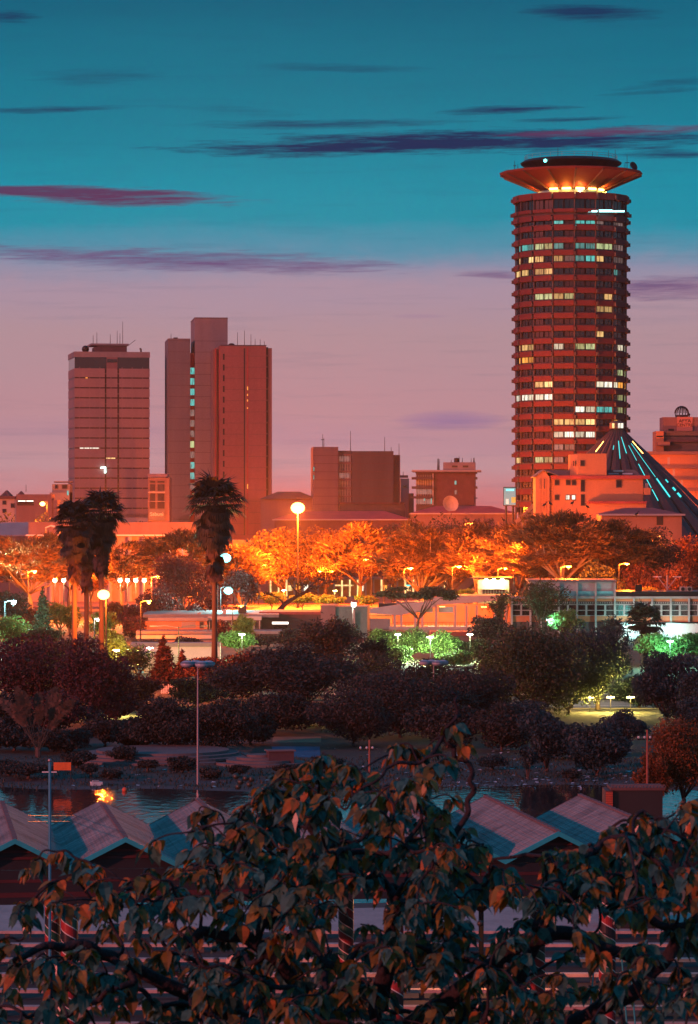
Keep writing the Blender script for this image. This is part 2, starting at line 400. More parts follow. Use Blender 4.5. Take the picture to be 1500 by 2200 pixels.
MB().lathe([(8.6, zt(426)), (8.6, zt(413))], 16, rot=ROT).build('glass_screen', mat('pale_glass', (.15, .3, .34), .15, .2, 1, spec=.8), T)
sau = MB().lathe([(7.2, zt(412)), (8.2, zt(411)), (18.2, zt(376.5)), (18.5, zt(372)), (17.8, zt(371)), (6, zt(369))], 16, rot=ROT)
sau.build('saucer', bandrose, T)
rb = MB()
for k in range(16):
    a = Vector((math.cos(ROT + 2 * math.pi * k / 16), math.sin(ROT + 2 * math.pi * k / 16)))
    rb.tube([(a.x * 8.3, a.y * 8.3, zt(412)), (a.x * 18.25, a.y * 18.25, zt(377.4))], .26, 4)
rb.build('saucer_rib', conc_d, T)
MB().lathe([(9.0, zt(371)), (10.4, zt(367)), (12.9, zt(354)), (13.1, zt(351)), (12.2, zt(346)), (11.8, zt(345)), (0.3, zt(345))], 32).build('upper_drum', metal_d, T)
rl = MB()
for hh in (.55, 1.1):
    pts = [(11.9 * math.cos(a), 11.9 * math.sin(a), zt(345) + hh) for a in [i * math.pi / 24 for i in range(49)]]
    rl.tube(pts, .05, 4, caps=False)
for i in range(24):
    a = i * math.pi / 12; rl.tube([(11.9 * math.cos(a), 11.9 * math.sin(a), zt(345)), (11.9 * math.cos(a), 11.9 * math.sin(a), zt(345) + 1.1)], .05, 4)
rl.build('railing', metal, T)
for (px, yb_, yt, yy) in [(1106, 371, 345, 0), (1112, 371, 354, -2), (1199, 346, 317, 0), (1275, 346, 323, 3), (1308, 346, 323, 0), (1322, 346, 321, 0), (1343, 371, 350, 0), (1349, 371, 330, 2), (1355, 371, 348, 1), (1367, 371, 356, 0)]:
    a = MB(); aerial(a, (px - 1227) * s, yy, zt(yb_), (yb_ - yt) * s, .09, 1 if px in (1349, 1106) else 0); a.build('aerial', metal_d, T)
dsh = MB(); dsh.lathe([(0.05, 0), (.7, .12), (1.25, .5), (1.2, .5), (.6, .2), (0.05, .1)], 12)
do = dsh.build('roof_dish', metal_d, T); do.location = ((1358 - 1227) * s, -2, zt(360)); do.rotation_euler = (R(70), 0, R(40))
for k in range(16):                        # floodlights under the saucer
    a0 = ROT + 2 * math.pi * (k + .18) / 16; a1 = ROT + 2 * math.pi * (k + .82) / 16
    if k in (3, 12, 13, 11, 5, 7, 9): continue
    m = MB(); m.tube([(9.0 * math.cos(a0), 9.0 * math.sin(a0), zt(411.5)), (9.0 * math.cos(a1), 9.0 * math.sin(a1), zt(411.5))], .30, 6); m.build('floodlight', T_or, T)
for k in range(16):
    a = ROT + 2 * math.pi * (k + .5) / 16
    if k % 2 == 0 or k == 15: light('flood_light', (9.9 * math.cos(a), 9.9 * math.sin(a), zt(412.5)), (1, .22, .02), 950, .3, T)
light('flood_light', (1.8, -8.4, zt(418)), (1, .8, .5), 150, .2, T)
MB().box(1.0, 2.6, -7.5, -8.2, zt(415), zt(410)).build('entrance_lamp', G_white, T)
MB().ball((-7.3, -11.2, zt(355)), .45, 8, 5).build('beacon', B_cy, T)

# ================================================================== pleated cone hall
D = 741.0; s = D / F; za = zat(921, D)
C = empty('cone_roofed_hall', (xat(1326, D), D, 0), 0, 'tall dark pleated cone roof with glowing cyan slits', 'hall')
n = 28; r0 = za * 1.02 + 1.2
m = MB()
for k in range(n):
    a0, a1 = ROT + 2 * math.pi * (k + .09) / n, ROT + 2 * math.pi * (k + .91) / n
    am = (a0 + a1) / 2
    p = lambda r, a, z: (r * math.cos(a), r * math.sin(a), z)
    m.add([p(r0, a0, 0), p(r0 * 1.03, am, 0), p(r0, a1, 0), p(1.2, a1, za), p(1.25, am, za), p(1.2, a0, za)], [(0, 1, 4, 5), (1, 2, 3, 4)])
m.build('roof_petal', mat('brown_roof_felt', (.055, .036, .04), .75, .3, .15), C)
MB().lathe([(r0 - 1.0, 0), (.5, za - .5)], n, rot=ROT).build('inner_roof', conc_d, C)
rr = MB()
for k in range(n):
    a = ROT + 2 * math.pi * k / n
    rr.tube([((r0 - .55) * math.cos(a), (r0 - .55) * math.sin(a), 0), (1.1 * math.cos(a), 1.1 * math.sin(a), za)], .16, 4)
rr.build('slit_rib', dark, C)
def slit(k, t0, t1, wd, mm=T_cy):
    a = ROT + 2 * math.pi * k / n
    q = lambda t: Vector(((r0 + .25 - (r0 - .9) * t) * math.cos(a), (r0 + .25 - (r0 - .9) * t) * math.sin(a), za * t))
    MB().tube([q(t0), q(t1)], wd * .62, 4).build('glowing_slit', mm, C)
for k, t0, t1, wd in [(3, .62, .72, .35), (3, .73, .92, .13), (2, .60, .66, .22), (2, .67, .80, .2), (2, .82, .93, .12), (4, .62, .64, .5), (4, .655, .67, .5), (4, .7, .715, .3), (0, .83, .93, .15),
                      (-1, .88, .97, .12), (-2, .70, .72, .45), (-2, .73, .84, .22), (-3, .72, .80, .16), (1, .86, .97, .16), (-4, .74, .76, .3)]: slit(k, t0, t1, wd)
slit(4, .86, .95, .14, T_or); slit(-4, .87, .95, .14, T_or)
MB().lathe([(1.7, za), (1.7, za + 1.3), (1.2, za + 1.6), (.1, za + 1.8)], 12).build('lantern', conc_d, C)
for xx in (-1.25, .1, .75): MB().box(xx, xx + .5, -1.6, -1.85, za + .1, za + 1.2).build('lit_window', G_warm if xx < 0 else G_white, C)

# ================================================================== generic block buildings
class Bld:
    """building whose front faces the park: local x along the front, y into the depth; px -> local x at distance D"""
    def __init__(s, name, label, cat, px0, D, yaw=0, group=None):
        s.D = D; s.px0 = px0; s.k = D / F; s.e = empty(name, (xat(px0, D), D, 0), yaw, label, cat, group)
    def x(s, px): return (px - s.px0) * s.k
    def z(s, py): return zat(py, s.D)
    def vol(s, name, px0, px1, ytop, depth, m, y0=0.0, ybot=None):
        return MB().box(s.x(px0), s.x(px1), y0, y0 + depth, 0 if ybot is None else s.z(ybot), s.z(ytop)).build(name, m, s.e)
    def pan(s, name, px0, px1, ya, yb, m, proud=.06, y0=0.0, th=.12):
        return MB().box(s.x(px0), s.x(px1), y0 - proud, y0 - proud + th, s.z(yb), s.z(ya)).build(name, m, s.e)
    def win(s, px0, px1, ya, yb, m=None, y0=0.0):
        fr = MB(); t = .12; x0, x1, z0, z1 = s.x(px0), s.x(px1), s.z(yb), s.z(ya)
        for b in ((x0 - t, x1 + t, z1, z1 + t), (x0 - t, x1 + t, z0 - t * 1.5, z0), (x0 - t, x0, z0, z1), (x1, x1 + t, z0, z1)): fr.box(b[0], b[1], y0 - .14, y0 + .02, b[2], b[3])
        w_ = MB().box(x0, x1, y0 - .05, y0 + .05, z0, z1).build('window', m or glass, s.e)
        fr.build('frame', conc_d, w_)
    def aer(s, px, yb, yt, y0=4, r=.09, bars=0):
        m = MB(); aerial(m, s.x(px), y0, s.z(yb), (yb - yt) * s.k, r, bars); m.build('aerial', metal_d, s.e)

# ---- banded tower on the left
b = Bld('banded_office_tower', 'square pinkish tower of stacked blank bands with a dark strip below its flat top', 'office block', 160, 1000, R(10))
b.vol('core', 161, 321.5, 795, 21, dark, y0=.35)
b.vol('plinth', 160, 322.5, 1104, 21.4, conc_p)
for k in range(15):
    ya = 791 + 21.6 * k; yb_ = ya + 18.8; m = MB()
    for a_, c_ in ((160, 225.5), (229, 252.5), (256.5, 322.5)): m.box(b.x(a_), b.x(c_), 0, .6, b.z(yb_), b.z(ya))
    m.box(b.x(160), b.x(160) + .6, .6, 21.4, b.z(yb_), b.z(ya)); m.box(b.x(322.5) - .6, b.x(322.5), .6, 21.4, b.z(yb_), b.z(ya)); m.box(b.x(160) + .6, b.x(322.5) - .6, 20.8, 21.4, b.z(yb_), b.z(ya))
    m.box(b.x(224), b.x(231), .3, .5, b.z(yb_ - 7), b.z(yb_ - 8)); m.box(b.x(251), b.x(258), .3, .5, b.z(yb_ - 7), b.z(yb_ - 8))
    m.build('wall_band', mat('pink_render', (.25, .175, .17), .8, .18, .22, streak=True), b.e)
    q = MB()
    for a_ in (170, 192, 214, 238, 262, 284, 306): q.box(b.x(a_), b.x(a_ + 1.5), .1, .5, b.z(ya), b.z(ya - 2.8))
    q.build('window_post', clay, b.e)
b.vol('dark_storey', 160.5, 322, 767, 21, glass, y0=.15, ybot=791)
b.pan('centre_panel', 229, 252.5, 767, 791, clay, .05); b.pan('upper_window', 230, 252, 771, 778, glass, .15)
b.vol('parapet', 159.5, 323, 755, 21.6, conc, y0=-.1, ybot=767)
b.vol('plant_room', 212, 276, 740, 12, conc_d, y0=4, ybot=755); b.vol('plant_roof', 198, 280, 736, 13, conc, y0=3.5, ybot=740)
b.vol('plant_louvre', 206, 274, 744, 9, roofbr, y0=3.4, ybot=754)
m = MB().ball((b.x(187), 5, b.z(748)), 1.15, 10, 6); m.build('water_tank', metal_d, b.e)
for a_ in [(203, 736, 718), (211, 736, 712), (240, 736, 716), (255, 736, 708), (261, 736, 714), (267, 736, 688)]: b.aer(*a_)
MB().tube([(b.x(280), 6, b.z(740)), (b.x(296), 6, b.z(727))], .07, 4).build('crane_jib', metal_d, b.e)
MB().tube([(b.x(305), 2, b.z(755)), (b.x(305), 2, b.z(748)), (b.x(302), 2, b.z(747))], .3, 6).build('vent_pipe', metal_d, b.e)
b.win(150 + 3, 157, 0, 0) if False else None
b.pan('lit_window', 170, 213, 961.4, 964.2, G_white, .02, y0=.34); b.pan('lit_window', 229, 248, 983, 985.6, G_warm, .02, y0=.34); b.pan('lit_window', 183, 189, 810.4, 812.4, G_orange, .02, y0=.34)
MB().tube([(b.x(216), -1.2, b.z(1005)), (b.x(226), -.4, b.z(1004)), (b.x(226), -.2, b.z(1016))], .28, 6).build('wall_lamp', glow('wall_lamp_glow', (.7, 1, .9), 5), b.e)
# ---- slab towers
b = Bld('grey_slab_tower', 'grey concrete tower of three joined slabs with a tall blank middle shaft', 'office block', 361, 1000, R(6))
b.vol('low_slab', 361, 409, 727, 20, mat('grey_slab_concrete', (.15, .145, .15), .8, .2, .2, streak=True))
b.vol('tall_shaft', 419, 490, 682, 22, conc, y0=1.0)
b.vol('link', 409.3, 418.8, 757, 14, redband, y0=2.2)
for k in range(12):
    y0_ = 789 + 22.6 * k
    b.pan('lit_window', 409.6, 418.6, y0_, y0_ + 14, [G_cyan, G_cyan, G_cyan, G_cyan, G_dim, G_dim, G_dim, G_green, G_dim, G_cyan, G_cyan, G_dim][k], .06, y0=2.2)
b.vol('recess', 489, 494, 750, 16, conc_d, y0=2.5)
m = MB()
for k in range(18):
    z_ = b.z(1140 - 24 * k)
    m.box(b.x(361.02), b.x(408.98), -.04, .0, z_, z_ + .1)
    if z_ > 0: m.box(b.x(419.02), b.x(489.98), .96, 1.0, z_, z_ + .1)
m.build('joint_line', conc_d, b.e)
b.aer(369, 727, 715); b.vol('roof_box', 375, 384, 723, 3, metal_d, y0=5, ybot=727)
b.vol('parapet_cap', 418.6, 490.4, 681, 22.2, conc_d, y0=.9, ybot=682.6)
b = Bld('red_slab_tower', 'reddish blank slab tower with thin full-height window slots and roof aerials', 'office block', 458, 985, R(5))
b.vol('left_wing', 458, 469, 750, 14, clay, y0=1.2); b.vol('red_fin', 462, 465, 748, 1, redband, y0=.4)
b.vol('main_slab', 470, 572, 743, 20, mat('red_slab_render', (.20, .085, .085), .8, .25, .15, streak=True))
b.vol('side_recess', 572, 577, 745, 14, dark, y0=1); b.vol('side_fin', 577, 585, 747, 14, clay, y0=.8)
m = MB()
for k in range(19): m.box(b.x(479), b.x(482.5), -.08, .05, b.z(760 + 23 * k + 13), b.z(760 + 23 * k))
m.build('window_slot', dark, b.e)
b.pan('window_slot', 524, 526.5, 748, 1150, dark, .05); b.pan('red_strip', 530.5, 533.5, 746, 1150, redband, .07); b.pan('red_strip', 470.5, 472.5, 750, 1150, redband, .07)
for (ya, yb_) in ((830, 838), (846, 850), (858, 862), (875, 878), (1040, 1050)): b.pan('lit_window', 531, 533, ya, yb_, G_orange, .12)
m = MB()
for k in range(17):
    z_ = b.z(765 + 24 * k); m.box(b.x(483), b.x(523.8), -.035, 0, z_, z_ + .09); m.box(b.x(534), b.x(571.9), -.035, 0, z_, z_ + .09); m.box(b.x(573), b.x(576), .9, 1.0, z_, z_ + .5)
m.build('joint_line', conc_d, b.e)
b.vol('roof_slab', 474, 573, 740.5, 20, conc_d, y0=.5, ybot=743)
m = MB().ball((b.x(499), 4, b.z(739)), 1.0, 10, 6, .5); m.build('roof_dish', metal_d, b.e)
for a_ in [(512, 741, 712), (527, 741, 708), (541, 741, 716), (550, 741, 726), (561, 741, 727), (570, 741, 731)]: b.aer(*a_)
# ---- far small houses on the left
b = Bld('gabled_apartment_house', 'distant grey apartment house with small pointed roofs, at the left border', 'house', -40, 930, 0)
b.vol('wall', -40, 66, 1072, 12, conc_p); b.vol('wing', 36, 112, 1062, 10, clay, y0=-1.5)
b.pan('verandah', 38, 74, 1074, 1086, dark, .05, y0=-1.5); b.pan('strip_light', 40, 56, 1075.6, 1077.4, T_wh, .12, y0=-1.5); b.pan('strip_light', 58, 73, 1075.6, 1077.4, T_wh, .12, y0=-1.5)
m = MB()
for a_, c_, yt in ((0, 22, 1053), (-34, -6, 1054), (34, 50, 1055)):
    xm = b.x((a_ + c_) / 2); m.add([(b.x(a_), -.4, b.z(1066)), (b.x(c_), -.4, b.z(1066)), (b.x(c_), 10, b.z(1066)), (b.x(a_), 10, b.z(1066)), (xm, 3, b.z(yt)), (xm, 7, b.z(yt))], [(0, 1, 4), (1, 2, 5, 4), (2, 3, 5), (3, 0, 4, 5)])
m.build('roof', roofbr, b.e); b.vol('eave', -41, 34, 1066, 13, roofbr, y0=-.5, ybot=1072)
MB().add([(0, 0, 0)], []) if False else None
b.win(6, 13, 1076, 1083); b.win(6, 13, 1094, 1101); b.win(24, 31, 1082, 1090); b.aer(53, 1056, 1041)
b.vol('pitched_end', 112, 124, 1074, 8, clay, y0=-1)
b = Bld('stepped_flat_block', 'small stepped flat-roofed block beside the left edge of the banded tower', 'house', 108, 960)
b.vol('lower_storey', 108, 150, 1058, 10, conc, y0=-1.5); b.vol('upper_storey', 112, 150, 1040, 10, conc); b.vol('roof', 116, 152, 1034, 10, roofgrey, y0=-.4, ybot=1037)
b.win(119, 124, 1042, 1049); b.win(134, 144, 1042, 1049, dark); b.win(115, 121, 1063, 1070); b.pan('lit_window', 145, 148.5, 1054, 1064, G_cyan, .2, y0=-1.5)
# ---- glazed block between the towers
b = Bld('glazed_low_block', 'glazed grey block standing between the two groups of towers', 'office block', 318, 960)
b.vol('wall', 318, 364, 1026, 12, clay); b.vol('roof', 317, 359, 1018, 12, mat('violet_roof_sheet', (.12, .1, .18), .6), y0=-.5, ybot=1025)
for i, (ya, yb_) in enumerate(((1034, 1036.5), (1041, 1054), (1061, 1076), (1078, 1092))):
    b.win(323, 333, ya, yb_, glass2 if i else dark); b.win(339, 353, ya, yb_, glass2 if i else dark)
b.pan('ledge', 318, 355, 1056, 1059, conc_p, .4, th=.4); b.pan('ledge', 318, 355, 1076.6, 1077.6, conc_p, .4, th=.4)
b.pan('sign_board', 320, 354, 1094, 1118, roofgrey, .5)
text('sign_lettering', 'Sabuni', 1.5, (b.x(337), -.62, b.z(1108)), 0, white, b.e)
# ---- centre blocks
b = Bld('dark_corner_block', 'broad dark-red office block with a glazed corner strip and thin aerials', 'office block', 673, 900, R(3))
b.vol('left_wall', 673, 727, 960, 16, clay); b.vol('glazed_bay', 727, 757, 968, 12, conc_d, y0=1.5)
for k in range(6): MB().box(b.x(727.5), b.x(757), 1.2, 1.6, b.z(975 + 18 * k + 3), b.z(975 + 18 * k)).build('floor_band', clay, b.e)
m = MB()
for k in range(8): m.box(b.x(729 + 3.5 * k), b.x(730.2 + 3.5 * k), 1.3, 1.5, 0, b.z(978))
m.build('mullion', conc_p, b.e)
for k in range(5): b.pan('bay_window', 729, 752, 980 + 18 * k, 991 + 18 * k, [G_dim, glass2, G_white, glass2, glass2][k] if k != 2 else G_dim, .05, y0=1.5)
b.vol('main_wall', 757, 846, 969, 16, conc_d); b.vol('right_return', 846, 861, 977, 14, conc_d, y0=1.2)
b.vol('annex', 730, 868, 1083, 5, conc_d, y0=-5); b.vol('annex_roof', 726, 866, 1079, 6, roofbr, y0=-5.5, ybot=1083)
m = MB()
for k in range(7): m.box(b.x(757.2), b.x(845.8), -.05, 0, b.z(979 + 17.5 * k), b.z(978 + 17.5 * k)); m.box(b.x(673.2), b.x(726.8), -.05, 0, b.z(979 + 17.5 * k), b.z(978 + 17.5 * k))
for xx in (765, 775): m.box(b.x(xx), b.x(xx + .7), -.04, 0, 0, b.z(972))
m.build('joint_line', roofbr, b.e)
b.win(673.6, 675.4, 1003, 1012, G_cyan); b.win(673.6, 675.4, 1021, 1030, G_cyan)
for a_ in [(695, 960, 932), (697.5, 960, 940), (755, 968, 925), (829, 969, 938), (843, 969, 960), (860, 977, 952)]: b.aer(*a_, bars=1 if a_[0] == 695 else 0)
b = Bld('balconied_flat_roof_block', 'brown block with projecting flat roof, side balconies and rooftop water tank', 'office block', 888, 880, R(-3))
b.vol('core', 894, 1020, 1016, 14, conc_d); b.vol('brown_wall', 938, 1021, 1017, 14, roofbr, y0=-.3)
b.vol('roof_slab', 885, 1033, 1010, 17, conc_p, y0=-1.5, ybot=1013.5); b.vol('roof_under', 893, 1024, 1013.5, 14, conc_d, y0=-.8, ybot=1017)
for k, yy in enumerate((1025, 1045, 1066)):
    b.vol('balcony', 885, 928, yy, 6, conc_d, y0=-2, ybot=yy + 5); b.vol('side_balcony', 1019, 1025.5, yy + (0 if k < 2 else 3), 5, conc_d, y0=-1, ybot=yy + 5)
    b.pan('glazing', 894, 928, yy + 6, yy + 17, glass2 if k == 0 else G_dim, .1)
b.pan('lit_window', 911, 914, 1068, 1076, G_cyan, .2); b.pan('lit_window', 925, 928, 1068, 1083, G_cyan, .2)
m = MB()
for k in range(9): m.box(b.x(895 + 3.8 * k), b.x(895.8 + 3.8 * k), -.5, -.2, b.z(1084), b.z(1020))
m.build('mullion', conc_p, b.e); b.pan('corner_post', 929, 932, 1017, 1085, conc_p, .5)
b.win(977, 981, 1033, 1041, G_cyan, y0=-.3); b.win(977, 982, 1053, 1062, G_dim, y0=-.3)
b.vol('penthouse', 952, 1021, 993, 8, conc, y0=2, ybot=1010); b.pan('penthouse_window', 971, 983, 1000, 1004, dark, .05, y0=2); b.pan('penthouse_window', 994, 1006, 1000, 1004, dark, .05, y0=2)
m = MB().lathe([(.1, b.z(993)), (.75, b.z(993)), (.75, b.z(984)), (.1, b.z(983))], 12); o = m.build('water_tank', metal_d, b.e); o.location = (b.x(981), 4, 0)
for a_ in [(941, 1010, 985, 2, .25), (944, 1010, 986, 2), (969, 993, 987), (986, 993, 980), (993, 993, 983), (1012, 993, 984), (1018, 993, 983, 4, .2)]: b.aer(*a_)
b = Bld('narrow_pale_block', 'narrow pale block in the gap between the two centre blocks', 'house', 861, 930)
b.vol('wall', 861, 879, 1028, 9, conc_p); b.vol('roof', 860, 877, 1021, 8, roofgrey, y0=.3, ybot=1026); b.pan('window', 865, 875, 1043, 1048, glass); b.vol('orange_wing', 878, 889, 1060, 5, orange_w, y0=-2); b.aer(867, 1021, 1013)
for i, (a_, w_, yt, dd, lab, mm) in enumerate([(560, 120, 1062, 905, 'low hipped dark house right of the red slab tower, behind the high orange lamp', roofbr)]):
    b = Bld('hipped_house', lab, 'house', a_, dd); b.vol('wall', a_, a_ + w_, yt + 10, 10, clay)
    x0, x1 = b.x(a_ - 3), b.x(a_ + w_ + 3); MB().add([(x0, -1, b.z(yt + 10)), (x1, -1, b.z(yt + 10)), (x1, 11, b.z(yt + 10)), (x0, 11, b.z(yt + 10)), (x0 + 5, 5, b.z(yt - 6)), (x1 - 5, 5, b.z(yt - 6))], [(0, 1, 5, 4), (1, 2, 5), (2, 3, 4, 5), (3, 0, 4)]).build('roof', mm, b.e)
# long low red roofs in front of the centre blocks
def longroof(name, lab, px0, px1, ye, yr, D, depth, wallm, roofm, yaw=0, wins=0):
    b = Bld(name, lab, 'building', px0, D, yaw)
    b.vol('wall', px0, px1, ye, depth, wallm)
    x0, x1 = b.x(px0) - .6, b.x(px1) + .6; z0, z1 = b.z(ye), b.z(yr); h = min(depth / 2, (x1 - x0) / 3)
    MB().add([(x0, -.7, z0), (x1, -.7, z0), (x1, depth + .7, z0), (x0, depth + .7, z0), (x0 + h, depth / 2, z1), (x1 - h, depth / 2, z1)], [(0, 1, 5, 4), (1, 2, 5), (2, 3, 4, 5), (3, 0, 4), (3, 2, 1, 0)]).build('roof', roofm, b.e)
    MB().box(x0, x1, -.85, -.72, z0 - .25, z0 + .1).build('gutter', conc_p, b.e)
    for i in range(wins):
        a_ = px0 + (px1 - px0) * (i + .3) / wins; b.win(a_, a_ + (px1 - px0) * .35 / wins, ye + 6, ye + 14)
    return b
longroof('red_roofed_hall', 'long low dark-red roofed hall below the balconied brown block', 885, 1110, 1103, 1087, 850, 14, clay, roofred)
longroof('maroon_roofed_hall', 'long low maroon roofed hall below the dark-red corner block', 590, 880, 1116, 1098, 860, 14, roofbr, roofred)
b = Bld('roof_dish', 'big satellite dish among small ones on the red hall roof', 'satellite dish', 966, 853); o = MB().lathe([(.05, 0), (1.2, .2), (2.2, .9), (2.1, .9), (1.1, .32), (.05, .15)], 16).build('bowl', conc_p, b.e); o.location = (0, 0, b.z(1084)); o.rotation_euler = (R(75), 0, R(20)); MB().tube([(0, .5, b.z(1098)), (0, .4, b.z(1084))], .12).build('mast', metal_d, b.e)
# billboard screen
b = Bld('lit_billboard', 'cyan lit advertising board at the foot of the round tower', 'billboard', 1083, 815)
b.vol('screen', 1083, 1108, 1048, .6, glow('cyan_screen', (.0, .32, .34), 1.0), ybot=1085); b.vol('casing', 1082, 1109.5, 1046, .8, metal_d, y0=.62, ybot=1087)
b.pan('lit_panel', 1087, 1105, 1050, 1055, T_cy, .06); b.pan('lit_panel', 1087, 1093, 1072, 1083, glow('pale_panel', (.6, .75, .6), 1.0), .06); b.pan('lit_panel', 1099, 1108, 1068, 1080, glow('yellow_panel', (.7, .5, .1), .8), .06)
for xx in (1088, 1103): MB().tube([(b.x(xx), 1, 0), (b.x(xx), 1, b.z(1060))], .3).build('post', metal_d, b.e)

# ================================================================== ochre chapel-like building in front of the cone
b = Bld('ochre_gabled_building', 'ochre floodlit building with a gabled left end and square box tower', 'building', 1151, 662, 0)
b.vol('main_wall', 1180, 1382, 1025, 12, orange_w)
x0, x1 = b.x(1151), b.x(1180.4); xm = b.x(1167)
MB().prism_y([(x0, 0), (x1, 0), (x1, b.z(1025)), (xm, b.z(1009)), (x0, b.z(1025))], -.8, 9).build('gabled_wing', orange_w, b.e)
for xx in (1158.5, 1165, 1171): MB().box(b.x(xx), b.x(xx) + .25, -.95, -.8, 0, b.z(1028)).build('pilaster', orange_w, b.e)
m = MB(); m.prism_y([(xm - .1, b.z(1009)), (x1 + 1.9, b.z(1021)), (x1 + 1.9, b.z(1023)), (xm, b.z(1011)), (x0 - .4, b.z(1026)), (x0 - .5, b.z(1024))], -1.2, 9.5); m.build('gable_roof', roofgrey, b.e)
b.vol('parapet_beam', 1183, 1396, 1021.5, 12.8, redband, y0=-.7, ybot=1029)
m = MB(); m.prism_y([(b.x(1180), b.z(1021.4)), (b.x(1240), b.z(1021.4)), (b.x(1232), b.z(1010)), (b.x(1176), b.z(1009))], 3, 8); m.build('left_roof', roofgrey, b.e)
m = MB(); m.prism_y([(b.x(1303), b.z(1021.4)), (b.x(1381), b.z(1021.4)), (b.x(1366), b.z(1009)), (b.x(1303), b.z(1009))], 3, 8); m.build('right_roof', roofgrey, b.e)
for xx in (1310, 1320, 1340): b.pan('skylight', xx, xx + 22, 1010 + (xx % 3) * 3, 1013 + (xx % 3) * 3, mat('skylight_glass', (.5, .6, .65), .2), .3, y0=2.9)
MB().prism([(b.x(1227), 1.5), (b.x(1241), -.4), (b.x(1303), -.4), (b.x(1303), 8), (b.x(1227), 8)], b.z(1021.3), b.z(976)).build('box_tower', orange_w, b.e)
b.vol('tower_cap', 1240, 1304, 974.5, 8, orange_w, y0=-.5, ybot=976.4)
b.win(1248, 1255, 990, 1000, dark, y0=-.4); b.pan('slit_window', 1231, 1233, 990, 1001, dark, .5); b.pan('slit_window', 1235, 1237, 990, 1001, dark, .5)
for (a_, c_, ya, yb_, mm) in [(1193, 1201, 1032, 1041, dark), (1217, 1225, 1032, 1041, dark), (1230, 1237, 1032, 1041, dark), (1249, 1256, 1032, 1055, dark), (1325, 1335, 1032, 1046, dark), (1193, 1201, 1064, 1073, dark), (1216, 1224, 1064, 1073, G_white), (1229, 1236, 1064, 1073, G_white), (1249, 1256, 1063, 1085, dark), (1170, 1172, 1030, 1048, dark), (1159, 1161, 1030, 1048, dark)]:
    b.win(a_, c_, ya, yb_, mm, y0=0 if a_ > 1180 else -.8)
b.vol('right_bay', 1383, 1397, 1048, 6, orange_w, y0=-1, ybot=1063); b.vol('air_unit', 1386, 1392, 1038, 1, metal, y0=-1, ybot=1047.9)
b.vol('right_end', 1382.2, 1384, 1030, 10, sallow, y0=.5)
b.vol('porch', 1265, 1385, 1082, 3.5, orange_w, y0=-3.5); b.vol('porch_roof', 1262, 1386, 1077, 3.9, redband, y0=-4, ybot=1082)
b = longroof('red_roofed_cottage', 'low pale house with bright red hipped roof in front of the ochre building', 1292, 1465, 1105, 1091, 630, 12, orange_w, roofred)
b.pan('door', 1411, 1425, 1108, 1128, dark)
b.pan('awning', 1412, 1424, 1106.5, 1109, redband, .8)
# ---- stepped sign building on the right border
b = Bld('stepped_sign_building', 'orange floodlit stepped block with large lettering on its top, at the right border', 'office block', 1385, 950, 0)
b.vol('low_block', 1372, 1640, 975, 20, orange_w, y0=-2)
for yy in (970, 1000, 1024, 1048): b.vol('floor_band', 1371, 1641, yy, .6, clay, y0=-2.6, ybot=yy + 7)
for xx, ya in ((1433, 983), (1444, 1007), (1461, 1031)): b.pan('pale_panel', xx, xx + 5, ya, ya + 16, conc_p, .06, y0=-2)
b.vol('upper_block', 1422, 1600, 926, 14, conc_d, y0=3); b.vol('left_stub', 1410, 1427, 926, 10, orange_w, y0=1); b.pan('slot_row', 1411, 1426, 936, 939, dark, .05, y0=1)
b.pan('slot_row', 1430, 1560, 935, 938, dark, .05, y0=3); b.vol('ledge', 1412, 1440, 949, 4, clay, y0=-.2, ybot=957); b.vol('ledge', 1433, 1600, 944, 1, roofbr, y0=2, ybot=949)
b.vol('sign_storey', 1428, 1600, 895, 10, clay, y0=5, ybot=926)
b.vol('sign_face', 1458, 1492, 894.6, .6, mat('sign_render', (.34, .17, .14), .8, .1), y0=4.5, ybot=925)
text('sign_lettering', 'AFYA', 1.5, (b.x(1475), 4.45, b.z(907)), 0, dark, b.e); text('sign_lettering', 'CENTRE', 1.3, (b.x(1475), 4.45, b.z(915.5)), 0, dark, b.e)
b.pan('window', 1440, 1452, 920, 925, dark, .05, y0=5)
m = MB()
for k in range(7):
    a = math.pi * k / 7; pts = [(2.05 * math.cos(t) * math.cos(a), 2.05 * math.cos(t) * math.sin(a), 2.05 * math.sin(t)) for t in [R(-40 + i * 20) for i in range(12)]]
    m.tube(pts, .14, 4, caps=False)
m.lathe([(1.9, -1.6), (1.9, -.6), (1.6, -.5)], 10); o = m.build('cage_globe', metal_d, b.e); o.location = (b.x(1471), 8, b.z(886))
b.aer(1484, 895, 880, 7, .12); b.aer(1487, 895, 887, 7, .15)
MB().ball((b.x(1486), 7, b.z(889)), .4, 8, 5).build('roof_drum', metal_d, b.e)

